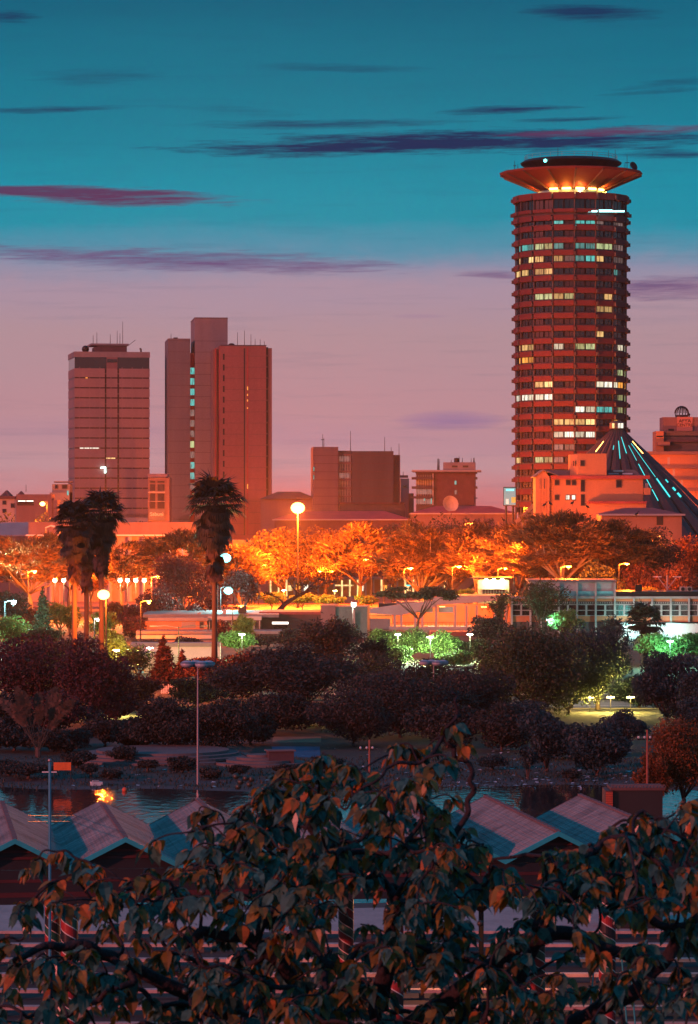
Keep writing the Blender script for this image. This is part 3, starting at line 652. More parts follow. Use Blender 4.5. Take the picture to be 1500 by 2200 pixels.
# ================================================================== arcaded hall (left, behind the palms)
b = Bld('columned_hall', 'long pink classical hall with pale cornice and tall pilasters, behind the palms', 'hall', 60, 800, R(2))
pinkw = mat('pink_stucco', (.40, .25, .21), .8, .12, .3); b.vol('wall', 60, 402, 1151, 24, pinkw); b.vol('attic', 60, 420, 1122, 20, clay, y0=2, ybot=1148.6)
b.vol('cornice', 56, 408, 1148.6, 26, white, y0=-1.2, ybot=1151.5)
for xx in (236, 279, 309, 338, 366, 110, 150, 194): MB().lathe([(.55, 0), (.5, b.z(1153))], 10).build('column', conc_p, b.e).location = (b.x(xx), -1, 0)
for xx in (296, 350, 172, 130, 216):
    for ya, yb_ in ((1164, 1178), (1192, 1240)):
        m = MB(); x0, x1 = b.x(xx - 5), b.x(xx + 5); z0, z1 = b.z(yb_), b.z(ya + 5); r = (x1 - x0) / 2; xm = (x0 + x1) / 2
        poly = [(x0, z0), (x1, z0), (x1, z1)] + [(xm + r * math.cos(t), z1 + r * math.sin(t)) for t in [math.pi * i / 8 for i in range(1, 8)]] + [(x0, z1)]
        m.prism_y(poly, -.08, .02); wn = m.build('arched_window', glass, b.e); f = MB()
        for i in range(4): f.box(x0 + r * 2 * i / 3 - .06, x0 + r * 2 * i / 3 + .06, -.2, -.09, z0, z1)
        for i in range(int((z1 - z0) / .8) + 1): f.box(x0, x1, -.19, -.09, z0 + i * .8, z0 + i * .8 + .1)
        f.tube([(xm + r * math.cos(t), -.15, z1 + r * math.sin(t)) for t in [math.pi * i / 8 for i in range(9)]], .12, 4); f.build('frame', white, wn)
b = longroof('pale_roofed_shed', 'long low pale roofed shed at the left border beyond the trees', -60, 118, 1150, 1122, 815, 16, clay, conc_p)
b = Bld('white_tent_roof', 'small white peaked canopy left of the palm pair', 'canopy', 97, 770)
x0, xm, x1 = b.x(97), b.x(109), b.x(130); MB().prism_y([(x0, b.z(1133)), (xm, b.z(1128)), (x1, b.z(1136)), (x1, b.z(1137.5)), (xm, b.z(1130.5)), (x0, b.z(1135))], 0, 5).build('roof', white, b.e)
for xx in (98, 128): MB().tube([(b.x(xx), .3, 0), (b.x(xx), .3, b.z(1136))], .12).build('post', metal, b.e)
b = Bld('grey_shed_wall', 'grey utility block right of the single palm below the red slab tower', 'building', 505, 775)
b.vol('wall', 500, 545, 1160, 10, conc_d); b.vol('annex', 512, 526, 1176, 4, conc_d, y0=-4.1); b.win(516, 522, 1180, 1188, y0=-4.1)
# lit shopfront arcade behind the orange trees
b = Bld('lit_arcade', 'low lit white arcade glimpsed under the orange trees', 'arcade', 575, 850, 0)
b.vol('back_wall', 575, 1020, 1246, 4, orange_w, y0=2); b.vol('roof', 572, 1024, 1240, 8, conc, y0=-2, ybot=1245)
rg = random.Random(8)
for xx in range(580, 1020, 17):
    MB().box(b.x(xx), b.x(xx) + .45, -1.4, -.95, 0, b.z(1245)).build('column', G_warm if rg.random() < .4 else conc_p, b.e)  # warm columns glow by themselves, standing in for light on them
    if rg.random() < .5: b.pan('lit_shopfront', xx + 5, xx + 14, 1250 + rg.random() * 8, 1270, [G_white, G_warm, G_cyan, G_orange][rg.randrange(4)], .1, y0=2)
for a_, c_ in ((720, 760), (872, 900), (690, 704)): b.pan('lit_sign', a_, c_, 1256, 1259, G_warm if a_ < 800 else T_cy, 1.3)
# ================================================================== ground, lake, roads
def groundmat():
    m = bpy.data.materials.new('park_ground'); m.use_nodes = True; n = NT(m.node_tree); b = m.node_tree.nodes['Principled BSDF']
    t = n.node('ShaderNodeTexCoord'); v = t.outputs['Object']
    f = n.noise(v, .06, 5, .6); f2 = n.noise(v, 1.3, 4, .6); f3 = n.noise(v, 9, 2, .5)
    c = n.ramp(f, [(.35, (.020, .030, .018)), (.5, (.040, .036, .028)), (.65, (.085, .062, .052))])
    c = n.mix(n.m('MULTIPLY', f2, .8, clamp=True), c, (.03, .035, .025, 1)); c = n.mix(n.m('MULTIPLY', n.m('SUBTRACT', f3, .55, clamp=True), 2.5, clamp=True), c, (.2, .17, .15, 1))
    n.l.new(c, b.inputs['Base Color']); b.inputs['Roughness'].default_value = .9
    bn = n.node('ShaderNodeBump'); bn.inputs['Strength'].default_value = .5; bn.inputs['Distance'].default_value = .2; n.l.new(f2, bn.inputs['Height']); n.l.new(bn.outputs[0], b.inputs['Normal'])
    return m
ground_m = groundmat()
MB().add([(-5000, -300, 0), (5000, -300, 0), (5000, 8000, 0), (-5000, 8000, 0)], [(0, 1, 2, 3)]).build('ground', ground_m)['kind'] = 'structure'
def sheet(name, pts, z, m):
    o = MB().prism(pts, z - .003, z).build(name, m); o['kind'] = 'structure'; return o
asph = mat('asphalt', (.05, .05, .055), .75, .25, .4); pave = mat('pink_paving', (.46, .34, .31), .85, .25, .5, bump=.3, bscale=3)
paved = mat('worn_earth', (.08, .06, .058), .9, .4, .25); redearth = mat('red_earth', (.30, .15, .09), .9, .3, .15)
# lake
rg = random.Random(3)
far = [(x, Dg(1693) + 2.5 * math.sin(x * .13) + 1.5 * math.sin(x * .37 + 1) + (4 if x > 12 else 0) * 0) for x in np.arange(-70, 71, 2.5)]
near = [(x, Dg(1936) - (.06 * (x + 20)) + 1.2 * math.sin(x * .2)) for x in np.arange(70, -71, -2.5)]
wm = bpy.data.materials.new('lake_water'); wm.use_nodes = True; n = NT(wm.node_tree); b = wm.node_tree.nodes['Principled BSDF']
b.inputs['Base Color'].default_value = (.012, .02, .025, 1); b.inputs['Roughness'].default_value = .06; b.inputs['IOR'].default_value = 1.33; b.inputs['Specular IOR Level'].default_value = 1.0
t = n.node('ShaderNodeTexCoord'); mp = n.node('ShaderNodeMapping'); mp.inputs['Scale'].default_value = (1.0, .35, 1); n.l.new(t.outputs['Object'], mp.inputs[0])
bn = n.node('ShaderNodeBump'); bn.inputs['Strength'].default_value = .30; bn.inputs['Distance'].default_value = .10; n.l.new(n.noise(mp.outputs[0], 1.6, 3), bn.inputs['Height']); n.l.new(bn.outputs[0], b.inputs['Normal'])
sheet('lake', far[::-1] + near[::-1], .012, wm)
sheet('lake_margin', [(x, y + 3) for x, y in far[::-1]] + [(x, y - 2.2) for x, y in near[::-1]], .006, paved)
sheet('near_pavement', [(-60, 60), (60, 60), (60, 183), (30, 184.5), (0, 186.5), (-60, 188)], .005, pave)
sheet('park_road', [(-120, 362), (160, 366), (160, 378), (-120, 374)], .006, asph)
sheet('road_marking', [(-120, 367.9), (160, 371.9), (160, 372.1), (-120, 368.1)], .010, white)
sheet('avenue', [(-300, 690), (320, 700), (320, 722), (-300, 712)], .006, asph)
sheet('forecourt', [(-90, 722), (95, 724), (95, 846), (-90, 846)], .005, redearth)
for i, (y0_, x0_, x1_, ln) in enumerate([(361.2, -120, 160, 0), (379.2, -120, 160, 0)]):
    o = MB().prism([(x0_, y0_ + (0 if i else .3)), (x1_, y0_ + 4.1), (x1_, y0_ + 4.4), (x0_, y0_ + .6)], 0, .13).build('road_kerb', conc); o['kind'] = 'structure'
# circular stepped terraces at the lake edge
terr_m = mat('weathered_terrace', (.15, .12, .12), .9, .3, .6)
def terrace(lab, cx, cy, rx, n_, D0):
    e = empty('stepped_terrace', (cx, cy, 0), 0, lab, 'terrace')
    for k in range(n_):
        r = rx - k * .9; pts = [(r * math.cos(a), r * .95 * math.sin(a)) for a in [2 * math.pi * i / 64 for i in range(64)]]
        MB().prism(pts, 0 if k == 0 else k * .22 - .22 + .002, (k + 1) * .22).build('step', terr_m, e)
        ring = MB()
    return e
terrace('wide low round stepped terrace on the far lake shore, left part', xat(350, 290), 290, 8.6, 4, 285)
terrace('low round stepped terrace on the far lake shore near the blue patch', xat(560, 284), 284, 3.9, 4, 285)
sheet('shore_path', [(-60, 262.5), (-8, 263.5), (30, 264), (60, 264.5), (60, 270), (30, 269.5), (-8, 269), (-60, 268)], .005, mat('dark_shore_earth', (.06, .045, .045), .9, .4, .3))
# stone picnic tables
def table():
    e = empty('stone_table', (0, 0, 0)); MB().box(-1.1, 1.1, -.45, .45, .68, .78).build('table_top', conc_p, e)
    for sx in (-.8, .8): MB().box(sx - .12, sx + .12, -.3, .3, 0, .68).build('leg', conc, e)
    for sy in (-.85, .85): MB().box(-1.1, 1.1, sy - .15, sy + .15, .38, .46).build('bench', conc_p, e)
    return e
def copytree(o, parent=None):
    c = o.copy(); col.objects.link(c); c.parent = parent
    for ch in list(o.children): copytree(ch, c)
    return c
tp = None
for i, (px, D_, lab) in enumerate([(285, 303, 'stone picnic table nearest the left round terrace edge under the trees'), (318, 305, 'stone picnic table second from the left, between terrace trees'),
                               (370, 306, 'stone picnic table just left of the four-headed lamp post'), (417, 307, 'stone picnic table right behind the four-headed lamp post'), (492, 308, 'stone picnic table furthest right, behind the second terrace')]):
    o = tp = table() if i == 0 else copytree(tp)
    o.location = (xat(px, D_), D_, .9 if px < 430 else 0) if False else (xat(px, D_), D_, 0); o.rotation_euler = (0, 0, .1 * i); tag(o, lab, 'picnic table', 'stone picnic tables on the lake shore')
# hut boxes / cart near the blue patch
e = empty('wooden_kiosk', (xat(602, 283), 283, 0), .2, 'small closed dark wooden kiosk beside the second terrace', 'kiosk')
MB().box(-1.1, 1.1, -.7, .7, .1, 1.25).build('body', roofbr, e); MB().box(-1.25, 1.25, -.85, .85, 1.25, 1.35).build('lid', clay, e)
for sx in (-.9, .9): MB().box(sx - .08, sx + .08, -.6, .6, 0, .1).build('foot', dark, e)
e = empty('low_cart', (xat(570, 284), 284, 0), -.1, 'flat handcart parked left of the wooden kiosk', 'cart')
MB().box(-1.3, 1.0, -.5, .5, .55, .65).build('deck', metal_d, e); MB().tube([(-1.3, -.3, .6), (-2.1, -.3, .95)], .04).build('handle', metal_d, e)
for sx in (-.7, .6):
    for sy in (-.55, .55): MB().tube([(sx, sy - .05, .3), (sx, sy + .05, .3)], .3, 12).build('wheel', dark, e)
sheet('blue_pool', [(xat(590, 295), Dg(1626)), (xat(690, 295), Dg(1628)), (xat(688, 310), Dg(1604)), (xat(586, 310), Dg(1604))], .011, mat('blue_painted_court', (.015, .10, .20), .7, .5, .8))
sheet('sand_patch', [(xat(586, 312), 311), (xat(690, 312), 311), (xat(690, 318), 319), (xat(586, 318), 319)], .007, redearth)
for i, (px, py, c_, lab) in enumerate([(268, 1693, (.7, .12, .05), 'small orange buoy at the far lake edge')]):
    D_ = 256.5; e = empty('buoy', (xat(px, D_), D_, 0), 0, lab, 'buoy'); MB().ball((0, 0, .12), .22, 10, 6).build('float', mat('buoy_orange', c_, .5), e); MB().tube([(0, 0, .3), (0, 0, .55)], .04).build('stem', metal_d, e)
e = empty('white_bundle', (xat(207, 262), 262, 0), .3, 'crumpled white bundle lying on the far shore left of the orange buoy', 'bundle'); MB().box(-.45, .45, -.3, .3, 0, .3).build('cloth', white, e); MB().box(-.3, .2, -.2, .2, .3, .42).build('folded_top', conc_p, e)
# blown litter on the lawn
rgn = np.random.default_rng(11); nl = 420
vx = np.zeros((nl, 3)); u = rgn.random(nl); vx[:, 1] = 259 + 44 * u ** 1.5; pxs = rgn.uniform(940, 1480, nl); pxs[:90] = rgn.uniform(560, 900, 90); pxs[90:130] = rgn.uniform(150, 500, 40); vx[:, 0] = (pxs - 750) * vx[:, 1] / F; vx[:, 2] = .02
q = np.zeros((nl, 4, 3)); sz = rgn.uniform(.05, .2, nl); an = rgn.uniform(0, 6.28, nl)
for j in range(4):
    q[:, j, 0] = vx[:, 0] + sz * np.cos(an + j * 1.57) * 1.5; q[:, j, 1] = vx[:, 1] + sz * np.sin(an + j * 1.57); q[:, j, 2] = vx[:, 2] + (rgn.random(nl) * .12)
o = npmesh('litter', q.reshape(-1, 3), 4, [mat('paper_litter', (.5, .52, .55), .6)]); tag(o, 'scraps of pale litter scattered over the lakeside lawn', 'litter', kind='stuff')

# ================================================================== lamp posts
def lamp_post(px, ytop, D, kind='single', color=OR, power=0, bulb=None, label='', side=1, ybase=None, r=.09, name='street_lamp', arm=1.4, br=.28):
    h = zat(ytop, D); e = empty(name, (xat(px, D), D, 0), 0, label, 'street lamp')
    MB().tube([(0, 0, 0), (0, 0, h * .5), (0, 0, h)], [r * 1.5, r * 1.15, r * .8], 8).build('pole', metal if kind == 'quad' else metal_d, e)
    heads = []
    if kind == 'single': heads = [(side * arm, 0)]
    elif kind == 'double': heads = [(arm, 0), (-arm, 0)]
    elif kind == 'quad': heads = [(arm, 0), (-arm, 0), (.35, -arm * .8), (-.2, arm * .8)]
    elif kind == 'top': heads = [(0, 0)]
    for i, (hx, hy) in enumerate(heads):
        if kind != 'top': MB().tube([(0, 0, h - .15), (hx * .5, hy * .5, h + .12), (hx, hy, h)], .05, 5).build('arm', metal, e)
        if kind == 'quad':
            hd = MB().ball((hx, hy, h), .55, 14, 8, .55).build('lamp_globe', bulb or mat('opal_globe', (.45, .47, .5), .25, .15), e, smooth=True)
            MB().lathe([(.1, .25), (.5, .1), (.56, 0)], 14).build('cap', metal, hd).location = (hx, hy, h + .06); continue
        hd = MB().box(hx - .42, hx + .42, hy - .17, hy + .17, h - .02, h + .14).build('lamp_head', metal, e)
        if bulb: MB().ball((hx, hy - .1, h - br * .75), br, 12, 8, .8).build('bulb', bulb, hd, smooth=True)
        if power: light('lamp_light', (hx, hy - br * 1.2 - .45, h - br * 1.6), color, power, .35, e)
    return e
K = 1000.0
lamp_post(640, 1080, 745, 'top', OR, 1050 * K, B_or, 'very tall mast with a huge glaring orange lamp above the trees', r=.2, br=1.6, name='high_mast_lamp')
lamp_post(228, 1268, 393, 'single', OR, 45 * K, B_or, 'dazzling orange street lamp in front of the palm trunks', side=-1, arm=.3, br=.74)
lamp_post(101, 1078, 880, 'single', OR, 50 * K, B_or, 'high orange street lamp left of the banded tower', side=-1, arm=1.2, br=.75)
lamp_post(20, 1183, 690, 'single', WH, 22 * K, B_wh, 'bright white street lamp at the left border above the trees', side=-1, br=.75)
lamp_post(468, 1190, 590, 'single', CY, 9 * K, B_cy, 'bright cyan street lamp behind the top of the single palm trunk', br=1.0)
lamp_post(474, 1262, 585, 'single', CY, 7 * K, B_cy, 'cyan street lamp directly below the other cyan lamp', br=.8)
lamp_post(392, 1172, 680, 'single', CY, 3 * K, B_cy, 'small cyan street lamp above the dark red tree', br=.35)
lamp_post(758, 1296, 540, 'single', WH, 9 * K, B_wh, 'short white street lamp in front of the flat-roofed blocks', arm=.15, br=.42)
lamp_post(10, 1292, 505, 'single', CY, 12 * K, B_wh, 'white street lamp low at the left border among lit bushes', br=.35)
lamp_post(203, 1330, 470, 'single', WH, 1.5 * K, B_wh, 'small white lamp between two palm trunks', arm=.5, br=.22)
gl = 'row of white lamps behind the palms'
for px, lab in [(118, 'white-orange lamp furthest left in the row behind the palms'), (137, 'white-orange lamp second in the row, left of the palm trunks'), (158, 'white-orange lamp touching the leftmost palm trunk'),
                (258, 'white-orange lamp right of the palm trunks, first of four'), (274, 'white-orange lamp right of the palms, second of four'), (292, 'white-orange lamp right of the palms, third of four'), (310, 'white-orange lamp right of the palms, last of four')]:
    tag(lamp_post(px, 1244, 640, 'top', (1, .6, .25), 5 * K, B_wh, lab, br=.42, r=.07), group=gl)
for px, ly, D_, lab, p in [(555, 1215, 770, 'orange lamp at the left foot of the yellow round tree', 30), (700, 1228, 768, 'double-armed orange lamp post between the round orange trees', 26), (798, 1203, 760, 'double-armed slim lamp post between the orange trees and the acacia', 30),
                       (868, 1222, 664, 'lamp post glowing under the left side of the big orange acacia', 36), (972, 1218, 660, 'lamp post glowing under the big orange acacia', 40), (1070, 1222, 646, 'lamp post under the dark orange acacias left of the school roof', 24),
                       (1205, 1218, 578, 'lamp post under the wide dark acacia above the school roof', 20), (1330, 1212, 580, 'lamp post in the trees right of the thin pole', 10)]:
    lamp_post(px, ly, D_, 'double' if px in (700, 798) else 'single', OR, p * K * (.6 if px in (555, 700, 798) else 2.4), B_or, lab, br=.14)
lamp_post(825, 1212, 758, 'single', OR, 0, None, 'unlit slim pole right beside the double-armed post')
lamp_post(1302, 1165, 700, 'top', OR, 0, None, 'bare thin mast rising above the school roof', r=.07, name='thin_mast')
for px, ly, D_, lab, p in [(60, 1228, 668, 'orange lamp before the left acacia', 60), (325, 1240, 640, 'orange lamp before the dark red tree', 26), (150, 1236, 655, 'orange lamp left of the palm trunks before the columned hall', 45), (1120, 1108, 795, 'unseen orange lamp added to light the lower round tower', 30), (1105, 1150, 640, 'floodlight on a post left of the ochre building', 16), (1400, 1150, 612, 'floodlight on a post in front of the red cottage', 5), (1275, 1140, 636, 'floodlight on a post before the ochre building', 7), (1500, 1110, 925, 'street lamp at the foot of the stepped sign building', 70), (1000, 1125, 790, 'lamp behind the acacias, near the red roofed halls', 10), (470, 1140, 930, 'unseen lamp added to light the slab towers from below', 60), (250, 1125, 940, 'unseen lamp added to light the banded tower from below', 26)]:  # the round, slab and banded tower lamps are unseen, added to light the towers
    lamp_post(px, ly, D_, 'single', OR, p * K * (4.5 if D_ in (640, 636) else 2.2), B_or, lab, br=.25)
lamp_post(302, 1292, 546, 'single', OR, 30 * K, B_or, 'orange lamp before the low flat-roofed house', br=.3); lamp_post(500, 1302, 540, 'single', OR, 7 * K, B_or, 'orange lamp before the dark red office wing', br=.16)
# park lamp posts with four unlit globes
lamp_post(425, 1427, 262, 'quad', label='tall park lamp post with four unlit globes on the lake shore', arm=.85, r=.07)
lamp_post(932, 1424, 330, 'quad', label='park lamp post with four unlit globes rising behind the dark tree', arm=.95, r=.07)
lamp_post(384, 1346, 430, 'double', label='slim unlit street lamp with two long arms above the conifer', arm=3.4, r=.07)
for px, D_, lab, c_, p in [(250, 425, 'lamp lighting the yellow-green tree by the palms', YE, 10), (520, 480, 'lamp lighting the small bright green tree right of the single palm', GR, 9), (855, 480, 'lamp lighting the left bright green trees', GR, 7), (925, 470, 'lamp lighting the middle bright green trees', (.8, 1, .7), 8),
                           (1010, 480, 'lamp lighting the right bright green trees', GR, 5), (1440, 455, 'lamp lighting the teal-green trees at the right border', (.35, 1, .7), 6), (30, 500, 'lamp lighting the bushes at the left border', (.6, 1, .75), 12), (1180, 545, 'lamp lighting the feathery tree before the school', (.3, 1, .75), 1.6), (610, 705, 'lamp lighting the low shrubs by the leaning bare tree', YE, 7), (720, 700, 'lamp lighting the low shrubs before the avenue', YE, 6)]:
    lamp_post(px, 1100 + 7000 * (EYE - (3.9 if D_ < 600 else 5)) / D_, D_, 'top', c_, p * K * 1.8, B_wh, lab, br=.09, r=.04, name='garden_lamp')
for px, D_, lab in [(1268, 358, 'low yellow lamp at the left of the lit verge'), (1312, 358, 'low yellow lamp in the middle of the lit verge'), (1355, 358, 'low yellow lamp at the right of the lit verge'), (735, 358, 'low yellow lamp glimpsed through the dark trees'), (262, 352, 'low yellow lamp glimpsed beside the big dark red tree'), (900, 358, 'low yellow lamp behind the large dark tree')]:
    lamp_post(px, 1100 + 7000 * (EYE - 1.6) / D_, D_, 'top', YE, 2600, glow('yellow_bulb', YE, 12), lab, br=.07, r=.03, name='verge_lamp')
rail = empty('light_trail_rail', (xat(1300, 380.5), 381.5, 0), 0, 'white rail in place of the light trails along the road behind the dark trees', 'barrier')  # rail made up in place of the pale trails of passing lights
MB().box(-40, 10, -.05, .05, .62, .85).build('rail', white, rail)
for k in range(13): MB().box(-40 + 4 * k - .06, -40 + 4 * k + .06, .06, .18, 0, .85).build('post', metal, rail)
lamp_post(1250, 1100 + 7000 * (EYE - 6.5) / 384, 384, 'single', WH, 3 * K, B_wh, 'white road lamp hidden in the dark crowns over the light-trail rail', br=.2)
# sign post + billboards on the far bank, overhead wire
e = empty('orange_banner', (xat(134, 262), 262.0, 0), 0, 'orange banner on two stakes at the far lake edge behind the blue pole', 'banner')
MB().box(-.7, .7, -.03, .03, zat(1655, 262), zat(1638, 262)).build('cloth', mat('orange_cloth', (.75, .16, .03), .6), e)
for sx in (-.68, .68): MB().tube([(sx, .06, 0), (sx, .06, zat(1637, 262))], .035).build('stake', metal_d, e)
e = empty('blue_pole', (xat(107, 92), 92, 0), 0, 'tall slim blue pole with a short white cross-arm before the tiled roof', 'pole')
MB().tube([(0, 0, 0), (0, 0, zat(1635, 92))], .042, 10).build('shaft', mat('blue_pole_paint', (.03, .26, .36), .35, .2, 2), e); MB().ball((0, 0, zat(1634, 92)), .06, 8, 6).build('cap', metal, e); MB().box(-.22, .2, -.02, .02, zat(1660, 92), zat(1657.5, 92)).build('cross_arm', white, e)
def utility(px, ytop, D, lab, ysag):
    e = empty('utility_pole', (xat(px, D), D, 0), .1, lab, 'utility pole'); h = zat(ytop, D)
    MB().tube([(0, 0, 0), (0, 0, h)], [.11, .07], 8).build('shaft', mat('rust_pole', (.32, .10, .06), .7), e); MB().box(-.75, .3, -.05, .05, h - .75, h - .65).build('cross_arm', metal_d, e)
    for sx in (-.65, -.2, .22): MB().ball((sx, 0, h - .55), .09, 8, 5).build('insulator', white, e)
utility(794, 1590, 235, 'rusty utility pole with cross-arm behind the foreground branches', 0)
utility(1391, 1568, 240, 'thin utility pole in front of the lamp-orange tree', 0)
for i, (ya, yb_) in enumerate(((1752, 1733), (1765, 1741))):
    o = MB().tube([P(60 + 390 * t, ya + (yb_ - ya) * t + 8 * math.sin(math.pi * t) + 0, 118 + 60 * t) for t in [k / 12 for k in range(13)]], .012, 4).build('overhead_cable', dark)
    tag(o, ['upper thin cable strung across the view of the lake', 'lower thin cable strung across the view of the lake'][i], 'cable')

# ================================================================== low blocks of the middle ground
def rot_local(b, name, pts, z0, z1, m): return MB().prism(pts, z0, z1).build(name, m, b.e)
b = Bld('low_flat_roof_house', 'low orange-lit flat-roofed block with roof vents, right of the palms', 'building', 310, 560, R(2))
b.vol('wall', 310, 445, 1334, 14, orange_w); b.vol('roof', 306, 600, 1321, 24, roofgrey, y0=2.5, ybot=1328); b.vol('roof_edge', 318, 447, 1327, 2.6, conc, y0=-.4, ybot=1334)
b.vol('lower_wing', 300, 520, 1368, 8, clay, y0=-9); b.vol('lower_roof', 296, 610, 1352, 8.8, roofgrey, y0=-9.5, ybot=1358); b.vol('lower_eave', 296, 520, 1358.2, 8.4, conc_p, y0=-9.3, ybot=1367.8)
for xx, yy in ((352, 1325), (424, 1318), (478, 1311)): b.vol('roof_vent', xx, xx + 8, yy, .8, conc_p, y0=4, ybot=yy + 14)
b.vol('tank_house', 512, 530, 1304, 2, dark, y0=7, ybot=1322)
b.pan('stain_panel', 390, 420, 1336, 1350, conc, .04)
for xx in (392, 402, 430): b.win(xx, xx + 6, 1337, 1348, dark) if xx > 425 else None
MB().add([(b.x(447), 0, 0), (b.x(560), 12, 0), (b.x(560), 12, b.z(1318) ), (b.x(447), 0, b.z(1331))], [(0, 1, 2, 3)]).build('side_wall', clay, b.e) if False else None
b.vol('office_wing', 447, 560, 1332, 12, roofbr, y0=1); b.vol('office_fascia', 446, 562, 1325, 13, conc_p, y0=.5, ybot=1333)
for k in range(9): b.win(452 + 12 * k, 459 + 12 * k, 1338, 1350, dark, y0=1)
for k in range(10): b.vol('column', 449 + 12 * k, 450.6 + 12 * k, 1334, .3, conc_p, y0=.5)
b = Bld('dark_red_office_wing', 'dark red single-storey wing with a strip window in front of the leaning bare tree', 'building', 560, 570, R(-3))
b.vol('wall', 560, 700, 1318, 12, roofbr); b.vol('fascia', 558, 702, 1314, 13, redband, y0=-.5, ybot=1320); b.win(585, 620, 1336, 1341, T_wh); b.win(588, 618, 1344, 1352, glass); b.pan('red_panel', 560, 600, 1356, 1372, clay, .2)
b.vol('block', 690, 722, 1300, 10, clay, y0=-1); b.vol('teal_panel_block', 722, 790, 1303, 9, mat('weathered_teal_wall', (.10, .18, .18), .8, .3, .3, streak=True), y0=-.5); b.vol('pale_post', 758, 764, 1310, .6, conc_p, y0=-1.3)
# carport pavilion with columns
b = Bld('open_columned_pavilion', 'open low pavilion with sloping pale fascia and columns lit orange inside', 'pavilion', 770, 610, R(-2))
zt_ = b.z
def beam(px0, y0a, y0b, px1, y1a, y1b, name, m, ya=-.4, yb_=.4): MB().prism_y([(b.x(px0), zt_(y0b)), (b.x(px1), zt_(y1b)), (b.x(px1), zt_(y1a)), (b.x(px0), zt_(y0a))], ya, yb_).build(name, m, b.e)
beam(772, 1311, 1316, 860, 1298, 1322, 'fascia', conc_p); beam(860, 1298, 1322, 935, 1290, 1304, 'fascia', conc_p); beam(930, 1283, 1300, 1080, 1278, 1290, 'fascia', conc_p)
b.vol('roof', 850, 940, 1294, 12, roofgrey, y0=.5, ybot=1298); b.vol('roof', 938, 1110, 1280, 14, roofgrey, y0=.5, ybot=1284); b.vol('roof_box', 812, 852, 1297, 5, dark, y0=3, ybot=1308)
b.vol('roof', 772, 850, 1308.5, 12, roofgrey, y0=.5, ybot=1312)
b.vol('grey_wall', 772, 838, 1330, 4, conc, y0=1); b.vol('back_wall', 840, 1100, 1300, .5, orange_w, y0=10); b.vol('plinth', 836, 1110, 1346, 11, conc_p, y0=-.6)
for xx in (846, 860, 890, 905, 935, 976, 1000, 1022, 1062, 1085): b.vol('column', xx, xx + 4.5, 1300, .4, conc_p, y0=-.2, ybot=1346)
for xx, c_ in ((852, 886), (894, 930), (942, 974)): b.pan('glazed_panel', xx, c_, 1304, 1316, mat('pale_teal_glass', (.25, .42, .42), .3, .2, .5), -.6)
m = MB()
for k in range(32): m.box(b.x(846 + 8 * k), b.x(846.7 + 8 * k), 1, 1.1, zt_(1346), zt_(1338))
m.box(b.x(844), b.x(1100), 1, 1.12, zt_(1338), zt_(1337)); m.build('railing', metal_d, b.e)
for xx in (875, 950, 1040): light('ceiling_light', (b.x(xx), 5, zt_(1312)), OR, 3500, .3, b.e); MB().box(b.x(xx) - .5, b.x(xx) + .5, 4.8, 5.2, zt_(1306), zt_(1304.6)).build('ceiling_lamp', T_or, b.e)
for xx in (915, 985): light('ceiling_light', (b.x(xx), 2, zt_(1312)), WH, 900, .3, b.e)
b = Bld('red_roof_strip_shed', 'long low red-roofed shed below the open pavilion', 'shed', 930, 540); b.vol('wall', 930, 1060, 1366, 5, clay); b.vol('roof', 925, 1065, 1357, 6, roofred, y0=-.6, ybot=1366)
# floodlit yellow block
b = Bld('floodlit_yellow_block', 'yellow-green block with three glaring floodlights under its roof edge', 'building', 1027, 640, R(-6)); b.vol('wall', 1027, 1094, 1246, 12, sallow); b.vol('roof', 1010, 1100, 1241, 14, conc_d, y0=-2, ybot=1243.5)
b.pan('window_band', 1036, 1088, 1263, 1266, conc_p, .4)
for k in range(8): b.win(1038 + 6 * k, 1042 + 6 * k, 1267, 1277, glass2)
for xx in (1046, 1062, 1080):
    MB().ball((b.x(xx), -1.2, b.z(1246)), .34, 10, 6).build('floodlight', glow('green_white_bulb', (.6, 1, .75), 40), b.e); light('flood_light', (b.x(xx), -1.3, b.z(1251)), GR, 600, .2, b.e)
# framed school building
b = Bld('framed_school_block', 'long two-storey school block with white frame grid and orange panels', 'school', 1100, 560, R(-1))
teal_w = mat('blue_grey_render', (.30, .36, .38), .8, .2, .3, streak=True); orp = mat('orange_panel', (.52, .16, .07), .7, .2, .3)  # upper walls share one blue-grey render
b.vol('core', 1100, 1620, 1284, 12, conc_d, y0=.4, ybot=None); b.vol('upper_core', 1140, 1322, 1250, 11, teal_w, y0=.5, ybot=1283.8); b.vol('upper_roof', 1135, 1325, 1246, 12.5, roofgrey, y0=0, ybot=1250)
b.vol('roof_edge', 1324, 1620, 1271, 12, dark, y0=.2, ybot=1281); b.vol('fascia', 1100, 1620, 1281.2, .5, conc_p, y0=-.05, ybot=1286)
bays = [1100, 1140, 1162, 1201, 1240, 1280, 1321, 1362, 1401, 1441, 1480, 1520, 1560, 1600]
for xx in bays: b.vol('frame_post', xx - 2, xx + 2, 1284 if xx > 1330 or xx < 1140 else 1252, .6, conc_p, y0=-.2)
